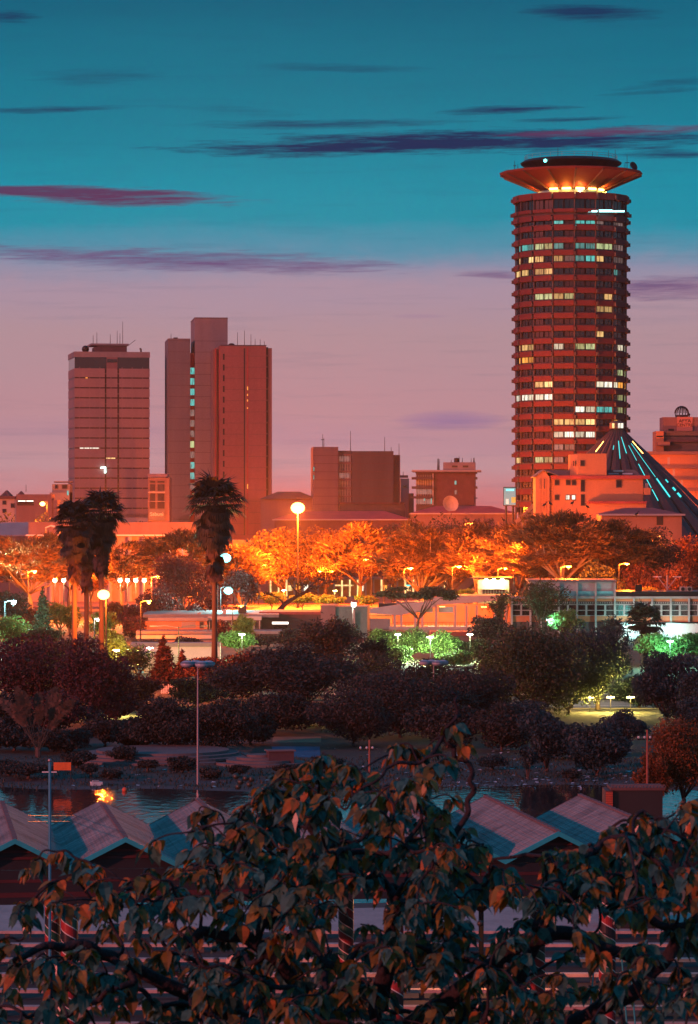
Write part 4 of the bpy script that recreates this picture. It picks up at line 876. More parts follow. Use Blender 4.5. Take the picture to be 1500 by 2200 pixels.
for a_, c_ in zip(bays[:-1], bays[1:]):
    b.pan('orange_panel', a_ + 2, c_ - 2, 1286, 1292, orp, -.02, y0=.3); b.pan('orange_panel', a_ + 2, c_ - 2, 1323.5, 1336, orp, -.02, y0=.3)
    m = MB(); xm = (a_ + c_) / 2
    m.box(b.x(a_ + 2), b.x(c_ - 2), .1, .35, b.z(1300), b.z(1298)); m.box(b.x(a_ + 2), b.x(c_ - 2), .1, .35, b.z(1312), b.z(1310.5)); m.box(b.x(a_ + 2), b.x(c_ - 2), .1, .35, b.z(1323.4), b.z(1322))
    m.box(b.x(xm - 2), b.x(xm + 2), .1, .35, b.z(1322), b.z(1300)); m.build('window_frame', conc_p, b.e)
    m = MB(); nn = 7
    for i in range(nn):
        x0, x1 = b.x(a_ + 3 + (c_ - a_ - 6) * i / nn), b.x(a_ + 3 + (c_ - a_ - 6) * (i + .8) / nn)
        m.prism_y([(x0, b.z(1297)), (x0 + .12, b.z(1297)), (x1, b.z(1293)), (x1 - .12, b.z(1293))], .2, .3); m.prism_y([(x1 - .12, b.z(1297)), (x1, b.z(1297)), (x0 + .12, b.z(1293)), (x0, b.z(1293))], .31, .4)
    m.build('lattice_screen', conc_p, b.e)
    for i, (u0, u1) in enumerate(((a_ + 3, xm - 2.5), (xm + 2.5, c_ - 3))):
        for j, (ya, yb_) in enumerate(((1300.5, 1310), (1312.5, 1321.5))):
            b.pan('window', u0, u1, ya, yb_, G_cyan if (a_ in (1321,) and True) or (a_ == 1441 and i == 1 and j == 0) else glass, -.2, y0=.2)
for a_, c_ in ((1162, 1201), (1201, 1240), (1240, 1280), (1280, 1321)):
    b.pan('balcony_wall', a_ + 2, c_ - 2, 1270, 1280, mat('cyan_tile', (.10, .42, .46), .5), .05, y0=.3)  # plain cyan tile colour on the balcony walls
b.vol('white_ground_storey', 1300, 1620, 1339, .8, white, y0=-.6); b.vol('ledge', 1300, 1620, 1336.5, 1.2, dark, y0=-.9, ybot=1338.6)
b.win(1354, 1370, 1351, 1357, mat('brown_shutter', (.25, .1, .06))); b.win(1398, 1410, 1350, 1357, G_white, y0=-.6)
light('porch_light', (b.x(1345), -3.5, b.z(1343)), (.45, 1, .9), 1500, .3, b.e); light('porch_light', (b.x(1440), -3.5, b.z(1343)), (.45, 1, .9), 1000, .3, b.e)
MB().box(b.x(1343), b.x(1349), -.9, -1.2, b.z(1342), b.z(1340)).build('porch_lamp', T_cy, b.e)
b.vol('water_tank', 1368, 1382, 1257, 1.5, dark, y0=3, ybot=1271)
for xx in (1463, 1477):
    b.vol('air_unit', xx, xx + 12, 1261, 1, conc_p, y0=2, ybot=1270.8); MB().tube([(b.x(xx + 6), 1.9, b.z(1266)), (b.x(xx + 6), 2.0, b.z(1266))], .32, 12).build('fan', dark, b.e)
e = empty('winged_mast', (xat(1434, 572), 572, 0), 0, 'white roof mast with two wing-like arms and struts above the school', 'mast'); s_ = 572 / F; zz = lambda y: zat(y, 572)
MB().tube([(0, 0, 0), (0, 0, zz(1236))], .16).build('post', conc_p, e)
for sx in (-1, 1): MB().box(sx * 1, sx * 30 * s_, -.3, .3, zz(1240), zz(1238.5)).build('wing', white, e); MB().tube([(0, 0, zz(1266)), (sx * 20 * s_, 0, zz(1240))], .09).build('strut', conc_p, e)
# tiled wall, gate bars and white fence near the conifer
b = Bld('tiled_white_wall', 'white tiled boundary building glimpsed left of the dark conifer', 'wall', 278, 445); b.vol('wall', 278, 345, 1402, 3, conc_p); b.vol('coping', 276, 470, 1384, 3.4, conc_p, y0=4, ybot=1392); b.vol('orange_pillar', 288, 294, 1395, 1, orange_w, y0=-.8)
b.pan('cyan_window', 296, 309, 1428, 1458, glow('dim_cyan_pane', (.10, .42, .45), .8), .05); b.pan('orange_band', 294, 312, 1438, 1442, orange_w, .1); b.vol('back_wall', 300, 470, 1392.2, 3, white, y0=4.2)
e = empty('bar_fence', (xat(282, 425), 425, 0), 0, 'see-through metal bar fence glimpsed at the foot of the tiled wall', 'fence'); m = MB()
for k in range(24): m.box(k * .18, k * .18 + .03, 0, .03, .1, 2.2)
m.build('bars', metal, e); MB().box(0, 4.2, .035, .07, 2.1, 2.16).build('top_rail', metal, e); MB().box(0, 4.2, .035, .07, .3, .36).build('bottom_rail', metal, e)
e = empty('white_picket_fence', (xat(346, 395), 395, 0), 0, 'short row of white pickets right of the conifer foot', 'fence'); m = MB(); rg = random.Random(2)
for k in range(13): m.box(k * .21, k * .21 + .13, 0, .04, 0, .9 + rg.random() * .25)
m.build('pickets', white, e); MB().box(-.05, 2.7, .045, .09, .6, .68).build('rail', white, e)
lamp_post(322, 1100 + 7000 * (EYE - 4) / 430, 432, 'top', (1, .85, .7), 1800, B_wh, 'small white lamp lighting the tiled wall by the conifer', br=.12, r=.05, name='garden_lamp')

# ================================================================== air
hz = MB().box(-900, 900, -40, 1150, -1.0, 122).build('haze', None or (hm := bpy.data.materials.new('dusk_haze'))); hz['kind'] = 'stuff'
hm.use_nodes = True; hn = hm.node_tree; hn.nodes.clear(); o_ = hn.nodes.new('ShaderNodeOutputMaterial'); v_ = hn.nodes.new('ShaderNodeVolumePrincipled')
v_.inputs['Density'].default_value = 0.00003; v_.inputs['Anisotropy'].default_value = 0.72; v_.inputs['Color'].default_value = (.9, .86, .9, 1); hn.links.new(v_.outputs[0], o_.inputs['Volume'])
# ================================================================== trees
bark = mat('tree_bark', (.09, .06, .05), .9, .35, 1.5, streak=True); bark_l = mat('pale_bark', (.24, .19, .12), .85, .3, 1.2, streak=True)
L_dark = leafmat('dark_leaves', (.016, .020, .017), (.058, .054, .042), .2)
L_mid = leafmat('mid_leaves', (.026, .040, .018), (.075, .09, .04), .3)
L_red = leafmat('flare_red_leaves', (.045, .014, .014), (.13, .036, .032), .2)  # red glow of the lamp flare is put into this leaf colour
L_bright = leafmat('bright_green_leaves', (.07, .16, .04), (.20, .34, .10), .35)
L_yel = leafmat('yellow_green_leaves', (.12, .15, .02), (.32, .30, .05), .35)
L_lamplit = leafmat('lamplit_leaves', (.10, .035, .012), (.34, .11, .025), .3)  # orange lamp light is put into this leaf colour
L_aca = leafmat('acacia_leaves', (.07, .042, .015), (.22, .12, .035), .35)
L_blue = leafmat('bluish_leaves', (.011, .030, .033), (.034, .070, .074), .2)
L_palm = leafmat('palm_fronds', (.010, .013, .009), (.038, .036, .022), .15)
L_skirt = leafmat('dead_palm_fronds', (.022, .013, .010), (.07, .036, .026), .15)
def quads(c, d, u, L, W):
    """kite faces: centre c, along d, across u"""
    v = np.empty((len(c), 4, 3)); L = L[:, None]; W = W[:, None]
    v[:, 0] = c - d * L; v[:, 1] = c + u * W - d * L * .1; v[:, 2] = c + d * L; v[:, 3] = c - u * W - d * L * .1
    return v.reshape(-1, 3)
def unit(v): return v / np.maximum(np.linalg.norm(v, axis=-1, keepdims=True), 1e-9)
def lobe_leaves(rs, lobes, n, size, flat=0.0, shell=.72, elong=1.6, droop=0.0, radial=0.0, cen=None):
    L = np.array([l[3] * l[4] for l in lobes]); pr = L / L.sum(); k = rs.choice(len(lobes), n, p=pr)
    lb = np.array(lobes)[k]
    dr = unit(rs.normal(size=(n, 3))); rad = shell + (1.08 - shell) * rs.random(n) ** .7; low = rs.random(n) < .25; rad[low] *= rs.random(low.sum())
    ruf = 1 + .16 * np.sin(dr[:, 0] * 7 + k) * np.cos(dr[:, 1] * 6 + k * 2)
    c = lb[:, :3] + dr * np.stack([lb[:, 3], lb[:, 3], lb[:, 4]], 1) * (rad * ruf)[:, None]
    d = unit(rs.normal(size=(n, 3)) * np.array([1, 1, 1 - flat]) + (0, 0, -droop))
    if radial:
        o = c - (cen if cen is not None else c.mean(0)); o[:, 2] *= .4; d = unit(d * (1 - radial) + unit(o) * radial)
    u = unit(np.cross(d, rs.normal(size=(n, 3)))); s_ = size * rs.uniform(.6, 1.35, n)
    return quads(c, d, u, s_ * elong * .6, s_ * .45), c
def tree(name, label, px, ytop, hw, D, kind='round', m=None, ybot=None, n=3600, leaf=None, seed=1, group=None, cat='tree', bk=None, px_trunk=None, lean=0.0, depth=1.0, nl=None, limbs=7):
    rs = np.random.default_rng(seed); rp = random.Random(seed); s_ = D / F; H = zat(ytop, D); rx = hw * s_; leaf = leaf or max(.16, s_ * 3.4)
    zb = (zat(ybot, D) if ybot else H * .22); zb = max(zb, .1); cz = (H + zb) / 2; rz = (H - zb) / 2; m = m or L_dark; bk = bk or bark
    e = empty(name, (xat(px, D), D, 0), 0, label, cat, group)
    tx = ((px_trunk - px) * s_) if px_trunk else 0
    lobes = []
    if kind == 'round':
        for i in range(nl or 18):
            d = unit(rs.normal(size=3)); q = rs.uniform(.35, .74); lobes.append((d[0] * rx * q, d[1] * rx * q * depth, cz + d[2] * rz * q, rx * rs.uniform(.28, .42), min(rz, rx) * rs.uniform(.26, .40)))
        lobes.append((0, 0, cz, rx * .5, rz * .55))
        v, _ = lobe_leaves(rs, lobes, n, leaf, droop=.15)
    elif kind == 'acacia':
        for i in range(nl or 22):
            a = rs.uniform(0, 2 * math.pi); q = math.sqrt(rs.random()) * .86; t = rs.uniform(0, 1) ** .8
            top = (1 - q * q * .6); lobes.append((math.cos(a) * rx * q, math.sin(a) * rx * q * depth, zb + (H - zb) * (.04 + .90 * top * (.12 + .88 * t)), rx * rs.uniform(.2, .36), (H - zb) * rs.uniform(.06, .13)))
        v, _ = lobe_leaves(rs, lobes, n, leaf, flat=.7, shell=.2, elong=3.4, radial=.55, cen=np.array([0, 0, zb]))
    elif kind == 'umbrella':
        for i in range(nl or 26):
            a = rs.uniform(0, 2 * math.pi); q = math.sqrt(rs.random()) * .82; top = math.sqrt(max(0, 1 - q * q))
            lobes.append((math.cos(a) * rx * q, math.sin(a) * rx * q * depth, zb + (H - zb) * (.1 + .82 * top * rs.uniform(.55, 1)), rx * rs.uniform(.18, .28), (H - zb) * rs.uniform(.08, .16)))
        v, _ = lobe_leaves(rs, lobes, n, leaf, flat=.4, shell=.35, elong=2)
    elif kind == 'conifer':
        k = 0; levels = 15
        for i in range(levels):
            t = i / (levels - 1); rr = rx * (1 - t) ** .85 * rs.uniform(.85, 1.1) + .12
            for j in range(6 if t < .8 else 3):
                a = j * 1.05 + i * .7 + rs.uniform(-.2, .2); lobes.append((math.cos(a) * rr * .62, math.sin(a) * rr * .62, zb + (H - zb) * t, rr * .42 + .05, (H - zb) * .030 + .1))
        lobes.append((0, 0, cz, rx * .3, rz * .8)); v, _ = lobe_leaves(rs, lobes, n, leaf, flat=.3, shell=.3, elong=2.2, droop=.2, radial=.4, cen=np.array([0, 0, cz]))
    elif kind == 'spray':        # arching feathery stems
        v = []; nst = 70
        for i in range(nst):
            a = rs.uniform(0, 2 * math.pi); q = rs.uniform(.15, 1); hh = H * (1 - .25 * q * q) * rs.uniform(.75, 1.02); nn = n // nst; t = rs.uniform(.35, 1, nn)
            p = np.stack([math.cos(a) * rx * q * t ** 2, math.sin(a) * rx * q * depth * t ** 2, hh * (1 - (1 - t) ** 1.7) - q * rz * .35 * np.maximum(0, t - .7) ** 1], 1) + rs.normal(size=(nn, 3)) * rx * .055
            d = unit(np.array([math.cos(a) * .8, math.sin(a) * .8, .2]) + rs.normal(size=(nn, 3)) * .6); u = unit(np.cross(d, rs.normal(size=(nn, 3)))); v.append(quads(p, d, u, leaf * rs.uniform(.7, 1.4, nn), leaf * .3 * np.ones(nn)))
        v = np.concatenate(v); lobes = [(math.cos(i) * rx * .5, math.sin(i) * rx * .4, H * .7, 1, 1) for i in range(8)]
    elif kind == 'vase':
        for i in range(nl or 18):
            d = unit(rs.normal(size=3)); q = rs.uniform(.3, .72); zc = cz + d[2] * rz * q; w_ = .45 + .55 * min(1, max(0, (zc - zb) / (H - zb)) * 1.6)
            lobes.append((d[0] * rx * q * w_, d[1] * rx * q * w_ * depth, zc, rx * w_ * rs.uniform(.3, .42), rz * rs.uniform(.22, .34)))
        v, _ = lobe_leaves(rs, lobes, n, leaf)
    npmesh('crown', v, 4, m, e)
    # trunk with limbs reaching the lobes
    t = MB(); r0 = max(.12, min(.5, H * .024)); split = Vector((tx * .5 + lean * .4, 0, max(.5, min(zb * .8, H * .4))))
    if kind in ('vase', 'spray'): split = Vector((0, 0, H * .06))
    t.tube([(tx, 0, 0), (tx + .05 * rx * rp.uniform(-1, 1), 0, split.z * .5), split], [r0 * 1.3, r0, r0 * .9], 8)
    idx = list(range(len(lobes))); rp.shuffle(idx)
    for i in idx[:limbs if kind != 'conifer' else 0]:
        p = Vector(lobes[i][:3]); p.z = max(p.z, split.z + .3); mid = split.lerp(p, .5) + Vector((rp.uniform(-.1, .1) * rx, rp.uniform(-.1, .1) * rx, -abs(p.z - split.z) * (.05 if kind != 'acacia' else .02)))
        t.tube([split - Vector((0, 0, .2)), mid, p], [r0 * .55, r0 * .36, r0 * .12], 6)
    if kind == 'conifer': t.tube([split - Vector((0, 0, .1)), (0, 0, H * .97)], [r0 * .8, .04], 6)
    t.build('trunk', bk, e, smooth=True)
    return e
def T_(kind, m, px, ytop, hw, D, label, **k):
    if kind in ('round', 'umbrella'):
        hw *= 1.08; k['n'] = int(k.get('n', 3600) * (1.9 if D < 400 else 1.25))
        if D < 400 and 'leaf' in k: k['leaf'] *= .78
    if kind == 'acacia': k['n'] = int(k['n'] * 1.7); k['nl'] = 44
    k.setdefault('seed', int(px * 7 + D)); return tree(k.pop('name', {'round': 'broadleaf_tree', 'acacia': 'acacia_tree', 'umbrella': 'umbrella_tree', 'conifer': 'conifer_tree', 'spray': 'feathery_tree', 'vase': 'multi_stem_tree'}[kind]), label, px, ytop, hw, D, kind, m, **k)
# ---- orange-lit band by the avenue
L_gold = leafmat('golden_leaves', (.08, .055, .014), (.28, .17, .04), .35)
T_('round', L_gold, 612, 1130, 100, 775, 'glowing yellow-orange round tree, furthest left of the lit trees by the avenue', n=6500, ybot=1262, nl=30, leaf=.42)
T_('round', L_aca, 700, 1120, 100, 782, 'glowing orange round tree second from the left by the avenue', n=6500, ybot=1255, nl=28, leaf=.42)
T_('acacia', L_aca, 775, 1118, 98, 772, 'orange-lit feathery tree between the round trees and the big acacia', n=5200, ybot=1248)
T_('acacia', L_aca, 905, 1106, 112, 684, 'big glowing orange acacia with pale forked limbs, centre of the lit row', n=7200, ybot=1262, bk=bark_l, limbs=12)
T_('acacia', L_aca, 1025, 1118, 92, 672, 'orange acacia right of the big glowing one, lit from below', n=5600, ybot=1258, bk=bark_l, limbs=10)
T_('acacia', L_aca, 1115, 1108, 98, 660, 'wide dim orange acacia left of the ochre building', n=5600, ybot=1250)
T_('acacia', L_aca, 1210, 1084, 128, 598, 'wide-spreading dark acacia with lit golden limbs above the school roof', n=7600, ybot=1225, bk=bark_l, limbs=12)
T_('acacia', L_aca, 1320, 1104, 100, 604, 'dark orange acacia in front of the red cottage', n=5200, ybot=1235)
T_('round', L_dark, 1415, 1126, 74, 606, 'dark rounded tree between the reddish bushes, right part', n=4200, ybot=1240)
T_('round', L_lamplit, 1385, 1188, 64, 594, 'low reddish tree beneath the dark rounded tree', n=2600)
T_('round', L_lamplit, 1484, 1112, 64, 615, 'reddish tree at the right border above the school roof', n=3200)
T_('round', L_lamplit, 1465, 1196, 64, 590, 'low reddish-brown tree behind the winged mast', n=2400)
T_('round', L_dark, 838, 1108, 60, 828, 'dark tree behind the big glowing acacia, on its left', n=2600); T_('round', L_dark, 965, 1094, 70, 832, 'dark wide tree behind the glowing acacias', n=3000)
T_('round', L_dark, 1050, 1102, 60, 838, 'dark tree crown below the balconied brown block', n=2600); T_('round', L_dark, 1022, 1072, 34, 870, 'distant dark crown right of the brown block', n=1400)
T_('round', L_dark, 700, 1098, 80, 868, 'distant maroon tree crown behind the high-mast lamp', n=2400); T_('round', L_dark, 300, 1102, 38, 860, 'small distant crown at the foot of the banded tower', n=1400); T_('round', L_dark, 352, 1090, 22, 870, 'small distant crown by the glazed low block', n=1000)
T_('round', L_mid, 30, 1090, 56, 880, 'hazy distant tree below the gabled apartment house', n=2200); T_('round', L_mid, 92, 1096, 44, 875, 'hazy distant tree beside the high orange lamp', n=1800)
# ---- left middle
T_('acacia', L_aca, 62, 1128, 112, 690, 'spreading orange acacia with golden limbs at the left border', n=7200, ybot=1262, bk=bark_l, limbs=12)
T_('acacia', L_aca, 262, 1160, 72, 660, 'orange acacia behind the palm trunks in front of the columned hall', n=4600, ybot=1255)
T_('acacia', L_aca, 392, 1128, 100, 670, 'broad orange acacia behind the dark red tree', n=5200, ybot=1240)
T_('round', L_red, 392, 1180, 84, 620, 'dark red round tree with light glinting through it', n=5200, ybot=1310)
T_('round', L_red, 522, 1215, 40, 600, 'small dark tree right of the cyan lamps', n=2600, ybot=1300)
T_('round', L_red, 340, 1250, 55, 585, 'low dark tree at the left foot of the dark red tree', n=2400)
T_('round', L_mid, 22, 1262, 42, 560, 'green tree at the left border behind the white lamp', n=2400); T_('round', L_yel, 128, 1284, 38, 550, 'yellow-lit bush behind the palm trunks', n=2400, ybot=1345)
T_('round', L_bright, 25, 1318, 46, 490, 'bright lit bush at the left border', n=2200, cat='bush', name='bush'); T_('conifer', L_mid, 92, 1262, 26, 520, 'creeper-hung dark column tree left of the palms', n=1800)
T_('round', L_yel, 220, 1310, 36, 530, 'yellow-orange lit bush between the palm trunks', n=2000, cat='bush', name='bush')
T_('round', L_yel, 250, 1342, 46, 436, 'yellow-green glowing tree right of the palm trunks', n=3600, ybot=1440); T_('round', L_mid, 298, 1378, 36, 420, 'small thin green tree before the tiled wall', n=1500, ybot=1450)
T_('conifer', L_red, 352, 1368, 38, 408, 'dark pointed conifer in front of the low blocks', n=3400, ybot=1478, leaf=.25); T_('conifer', L_red, 392, 1398, 20, 402, 'small dark conifer right of the pointed one', n=1400, leaf=.22)
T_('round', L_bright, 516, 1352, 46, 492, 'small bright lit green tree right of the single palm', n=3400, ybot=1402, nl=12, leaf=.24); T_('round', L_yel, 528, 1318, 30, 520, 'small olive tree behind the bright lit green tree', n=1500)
T_('round', L_red, 452, 1398, 62, 396, 'dark reddish tree at the foot of the single palm', n=3600); T_('round', L_red, 532, 1396, 56, 388, 'brownish-red tree behind the broad umbrella tree', n=3400)
for px, yt, hw, D_, lab in [(585, 1268, 34, 722, 'lit low shrub left of the leaning bare tree'), (650, 1272, 34, 716, 'lit low shrub under the leaning bare tree'), (705, 1276, 34, 712, 'lit low shrub right of the leaning bare tree'), (790, 1276, 26, 700, 'lit low shrub right of the short white lamp'), (1000, 1262, 36, 700, 'green shrub left of the floodlit yellow block'), (1150, 1268, 34, 580, 'olive shrub behind the school roof'), (1395, 1258, 60, 580, 'bright green shrub mass behind the school roof edge')]:
    T_('round', L_yel if px != 1000 else L_bright, px, yt, hw, D_, lab, n=1900, name='shrub', cat='shrub', ybot=1300)
# leaning bare tree
e = empty('bare_leaning_tree', (xat(602, 640), 640, 0), 0, 'bare dark tree leaning right over the lit shrubs', 'tree'); t = MB(); k_ = 640 / F
def pl(*pp): return [((x - 602) * k_, 0 + i * .3, zat(y, 640)) for i, (x, y) in enumerate(pp)]
t.tube([(0, 0, 0)] + pl((600, 1312), (612, 1298), (632, 1285), (665, 1268), (692, 1258), (712, 1250)), [.7, .6, .5, .4, .3, .18, .05], 8); t.build('trunk', bark, e, smooth=True); t = MB()
for pp in (((632, 1285), (640, 1270), (660, 1256), (690, 1244)), ((665, 1268), (680, 1272), (694, 1286)), ((612, 1298), (596, 1284), (575, 1276)), ((645, 1278), (628, 1262), (622, 1250)), ((690, 1258), (700, 1246), (706, 1238)), ((655, 1272), (672, 1254), (684, 1250))): t.tube(pl(*pp), [.22, .15, .08, .03][:len(pp)], 5)
t.build('branch', bark, e, smooth=True)
rs = np.random.default_rng(9); lb = [((x - 602) * k_, 0, zat(y, 640), 1.3, .5) for x, y in ((650, 1256), (690, 1246), (712, 1250), (576, 1276), (672, 1262))]; v, _ = lobe_leaves(rs, lb, 420, .3, flat=.5, shell=.2); npmesh('crown', v, 4, L_dark, e)
# ---- middle ground
T_('umbrella', L_mid, 900, 1258, 92, 560, 'thin layered umbrella tree in front of the open pavilion', n=3000, ybot=1300, limbs=10, leaf=.3)
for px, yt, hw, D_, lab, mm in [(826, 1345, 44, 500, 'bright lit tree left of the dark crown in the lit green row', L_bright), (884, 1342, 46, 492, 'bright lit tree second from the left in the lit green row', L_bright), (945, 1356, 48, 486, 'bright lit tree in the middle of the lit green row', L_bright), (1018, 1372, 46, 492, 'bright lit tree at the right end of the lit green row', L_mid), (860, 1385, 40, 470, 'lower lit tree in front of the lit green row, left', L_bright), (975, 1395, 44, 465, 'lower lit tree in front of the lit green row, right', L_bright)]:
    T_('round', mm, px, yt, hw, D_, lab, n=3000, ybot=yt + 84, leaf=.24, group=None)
T_('round', L_dark, 1048, 1318, 56, 520, 'dark tree hiding the right end of the open pavilion', n=3000); T_('spray', L_mid, 1075, 1262, 40, 560, 'tall thin airy tree before the floodlit yellow block', n=1500, leaf=.3)
T_('spray', L_mid, 1165, 1236, 78, 552, 'tall feathery green tree in front of the school block', n=4200, leaf=.32); T_('round', L_bright, 1215, 1305, 50, 545, 'teal-lit shrub at the foot of the feathery tree', n=2400, cat='shrub', name='shrub')
T_('spray', L_blue, 1318, 1322, 40, 480, 'dark spiky tree before the white ground floor of the school', n=2200, leaf=.3)
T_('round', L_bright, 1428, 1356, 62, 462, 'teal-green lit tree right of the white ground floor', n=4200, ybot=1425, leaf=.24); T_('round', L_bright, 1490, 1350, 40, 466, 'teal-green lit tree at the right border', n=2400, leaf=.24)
T_('spray', L_dark, 700, 1326, 112, 400, 'broad dark bamboo-like clump in front of the flat-roofed blocks', n=9500, leaf=.26, name='bamboo_clump'); T_('spray', L_dark, 805, 1372, 60, 405, 'dark bamboo-like clump right of the broad one', n=3600, leaf=.26, name='bamboo_clump')
# ---- dark park trees
T_('round', L_red, 70, 1342, 130, 350, 'huge dark red tree filling the left border', n=9500, ybot=1600, nl=34, leaf=.26); T_('round', L_red, 208, 1358, 98, 336, 'dark red tree right of the huge one at the left border', n=7000, ybot=1585, nl=24, leaf=.24)
T_('round', L_red, 128, 1470, 90, 318, 'dark tree behind the banana-like palm', n=5200, leaf=.22, ybot=1600); T_('round', L_dark, 20, 1480, 80, 322, 'dark tree at the left border below the huge red tree', n=4600, leaf=.22, ybot=1620)
T_('round', L_dark, 225, 1530, 50, 305, 'low dark tree right of the banana-like palm', n=3600, leaf=.2, ybot=1640)
T_('round', L_dark, 366, 1488, 96, 296, 'rounded dark tree behind the four-headed lamp post', n=7500, ybot=1640, nl=24, leaf=.2); T_('round', L_dark, 476, 1498, 84, 296, 'rounded dark tree right of the four-headed lamp post', n=6600, ybot=1640, nl=22, leaf=.2)
T_('umbrella', L_dark, 628, 1376, 178, 330, 'broad dark umbrella-shaped tree in the middle of the park', n=12000, ybot=1560, nl=48, leaf=.24, px_trunk=560); T_('round', L_dark, 600, 1475, 100, 322, 'dark understory tree below the umbrella-shaped tree, forked trunk', n=5200, ybot=1590, leaf=.22, px_trunk=570)
T_('round', L_dark, 860, 1432, 150, 318, 'very wide dark tree in the centre of the park', n=12000, ybot=1622, nl=40, leaf=.22); T_('round', L_dark, 760, 1470, 96, 306, 'dark tree between the umbrella tree and the wide centre tree', n=6500, ybot=1610, leaf=.2)
T_('round', L_dark, 1010, 1420, 100, 325, 'tall dark brownish tree right of the wide centre tree', n=8000, ybot=1610, nl=26, leaf=.22); T_('round', L_mid, 1150, 1322, 140, 350, 'largest grey-green tree of the park, right of centre', n=11000, ybot=1590, nl=40, leaf=.25)
T_('round', L_blue, 1285, 1330, 88, 362, 'tall bluish dark tree before the school block', n=7000, ybot=1500, nl=24, leaf=.25); T_('round', L_dark, 1080, 1510, 66, 300, 'dark drooping tree above the clipped bush', n=4600, ybot=1625, leaf=.2)
T_('round', L_blue, 1435, 1392, 84, 342, 'bluish dark tree at the right border under the lit green trees', n=7000, ybot=1590, nl=24, leaf=.24); T_('round', L_blue, 1505, 1420, 60, 330, 'bluish dark tree cut by the right border', n=4200, leaf=.24)
T_('vase', L_blue, 1175, 1515, 72, 276, 'dark multi-stemmed tree with bare lower stems on the lakeside lawn', n=5600, ybot=1650, leaf=.19, limbs=9); T_('vase', L_blue, 1282, 1545, 96, 272, 'broad dark vase-shaped tree on the lakeside lawn', n=7600, ybot=1672, leaf=.19, nl=24, limbs=9)
T_('round', L_blue, 1345, 1520, 52, 300, 'small dark tree right of the vase-shaped tree', n=3000, leaf=.19); T_('round', L_blue, 1058, 1622, 36, 278, 'clipped bowl-shaped dark bush on the lakeside lawn', n=2400, leaf=.15, ybot=1652, name='clipped_bush', cat='bush'); T_('vase', L_blue, 1135, 1600, 26, 268, 'slim dark shrub left of the multi-stemmed tree', n=1600, leaf=.15, name='shrub', cat='shrub')
T_('round', L_lamplit, 1468, 1532, 96, 246, 'large tree with orange lamp light in its leaf colour, at the right border by the lake', n=11000, ybot=1715, nl=34, leaf=.15); T_('round', L_lamplit, 1408, 1610, 46, 243, 'low tree of the same lamp-orange leaf colour in front of the large one', n=4200, ybot=1715, leaf=.14)
T_('round', L_dark, 195, 1640, 24, 270, 'small dark bush before the round terrace, left', n=900, leaf=.14, name='bush', cat='bush'); T_('round', L_dark, 318, 1632, 28, 276, 'small dark bush before the round terrace, middle', n=1200, leaf=.14, name='bush', cat='bush')
T_('round', L_dark, 60, 1640, 70, 268, 'dark shrubbery at the left end of the far shore', n=3000, leaf=.16, name='shrub', cat='shrub')
T_('round', L_dark, 1230, 1652, 26, 266, 'low dark bush at the foot of the vase-shaped tree', n=900, leaf=.14, name='bush', cat='bush')
FILL = [('round', L_red, 300, 1450, 66, 372, 'dark red tree between the conifer foot and the huge red tree'), ('round', L_dark, 420, 1450, 70, 368, 'dark crown behind the four-headed lamp post'), ('round', L_red, 250, 1478, 62, 345, 'low dark tree left of the rounded tree by the terrace'),
        ('round', L_dark, 300, 1540, 60, 300, 'low dark round tree behind the left end of the terrace'), ('round', L_dark, 30, 1540, 80, 300, 'low dark tree at the left border behind the shrubbery'), ('round', L_dark, 130, 1560, 70, 298, 'low dark tree behind the foot of the banana-like palm'), ('round', L_dark, 540, 1520, 62, 308, 'dark tree between the lamp post trees and the forked trunk'), ('round', L_dark, 690, 1510, 90, 335, 'dark wide crown under the umbrella-shaped tree, right side'), ('round', L_dark, 800, 1400, 84, 372, 'dark crown behind the very wide centre tree, left'),
        ('round', L_dark, 935, 1412, 84, 378, 'dark crown behind the very wide centre tree, right'), ('round', L_dark, 960, 1500, 90, 304, 'dark tree at the right foot of the very wide centre tree'), ('round', L_mid, 1085, 1395, 100, 372, 'grey-green crown left of the largest park tree'),
        ('round', L_mid, 1220, 1400, 100, 356, 'grey-green crown right of the largest park tree'), ('round', L_blue, 1120, 1500, 80, 314, 'dark tree filling the space under the largest park tree'), ('round', L_blue, 1225, 1560, 60, 290, 'bluish low crown between the two lakeside lawn trees'),
        ('round', L_blue, 1375, 1440, 60, 366, 'bluish crown left of the tree at the right border'), ('round', L_dark, 640, 1400, 120, 385, 'dark crown behind the umbrella-shaped tree'), ('round', L_red, 500, 1430, 70, 376, 'dark reddish crown left of the umbrella-shaped tree'),
        ('round', L_dark, 1140, 1345, 90, 430, 'tall dark crown behind the largest park tree, left'), ('round', L_blue, 1240, 1345, 80, 425, 'tall bluish crown behind the largest park tree, right'), ('round', L_red, 140, 1385, 90, 372, 'dark red crown between the two big red trees'),
        ('round', L_red, 240, 1418, 60, 366, 'dark red crown sloping down to the glimpsed lights'), ('round', L_blue, 1500, 1500, 60, 320, 'dark crown cut by the right border above the lamp-orange tree')]
for a in FILL: T_(a[0], a[1], a[2], a[3], a[4], a[5], a[6], n=5200, ybot=min(1640, a[3] + 190), leaf=.23, nl=24)
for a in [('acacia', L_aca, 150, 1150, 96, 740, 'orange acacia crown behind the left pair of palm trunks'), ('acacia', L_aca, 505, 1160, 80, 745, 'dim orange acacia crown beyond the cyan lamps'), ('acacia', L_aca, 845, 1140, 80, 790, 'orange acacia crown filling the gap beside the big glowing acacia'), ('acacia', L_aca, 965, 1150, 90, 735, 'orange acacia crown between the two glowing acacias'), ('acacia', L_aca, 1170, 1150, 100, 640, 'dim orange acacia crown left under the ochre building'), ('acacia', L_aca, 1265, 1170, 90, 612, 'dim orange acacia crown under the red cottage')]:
    T_(*a, n=4200, ybot=a[3] + 105)
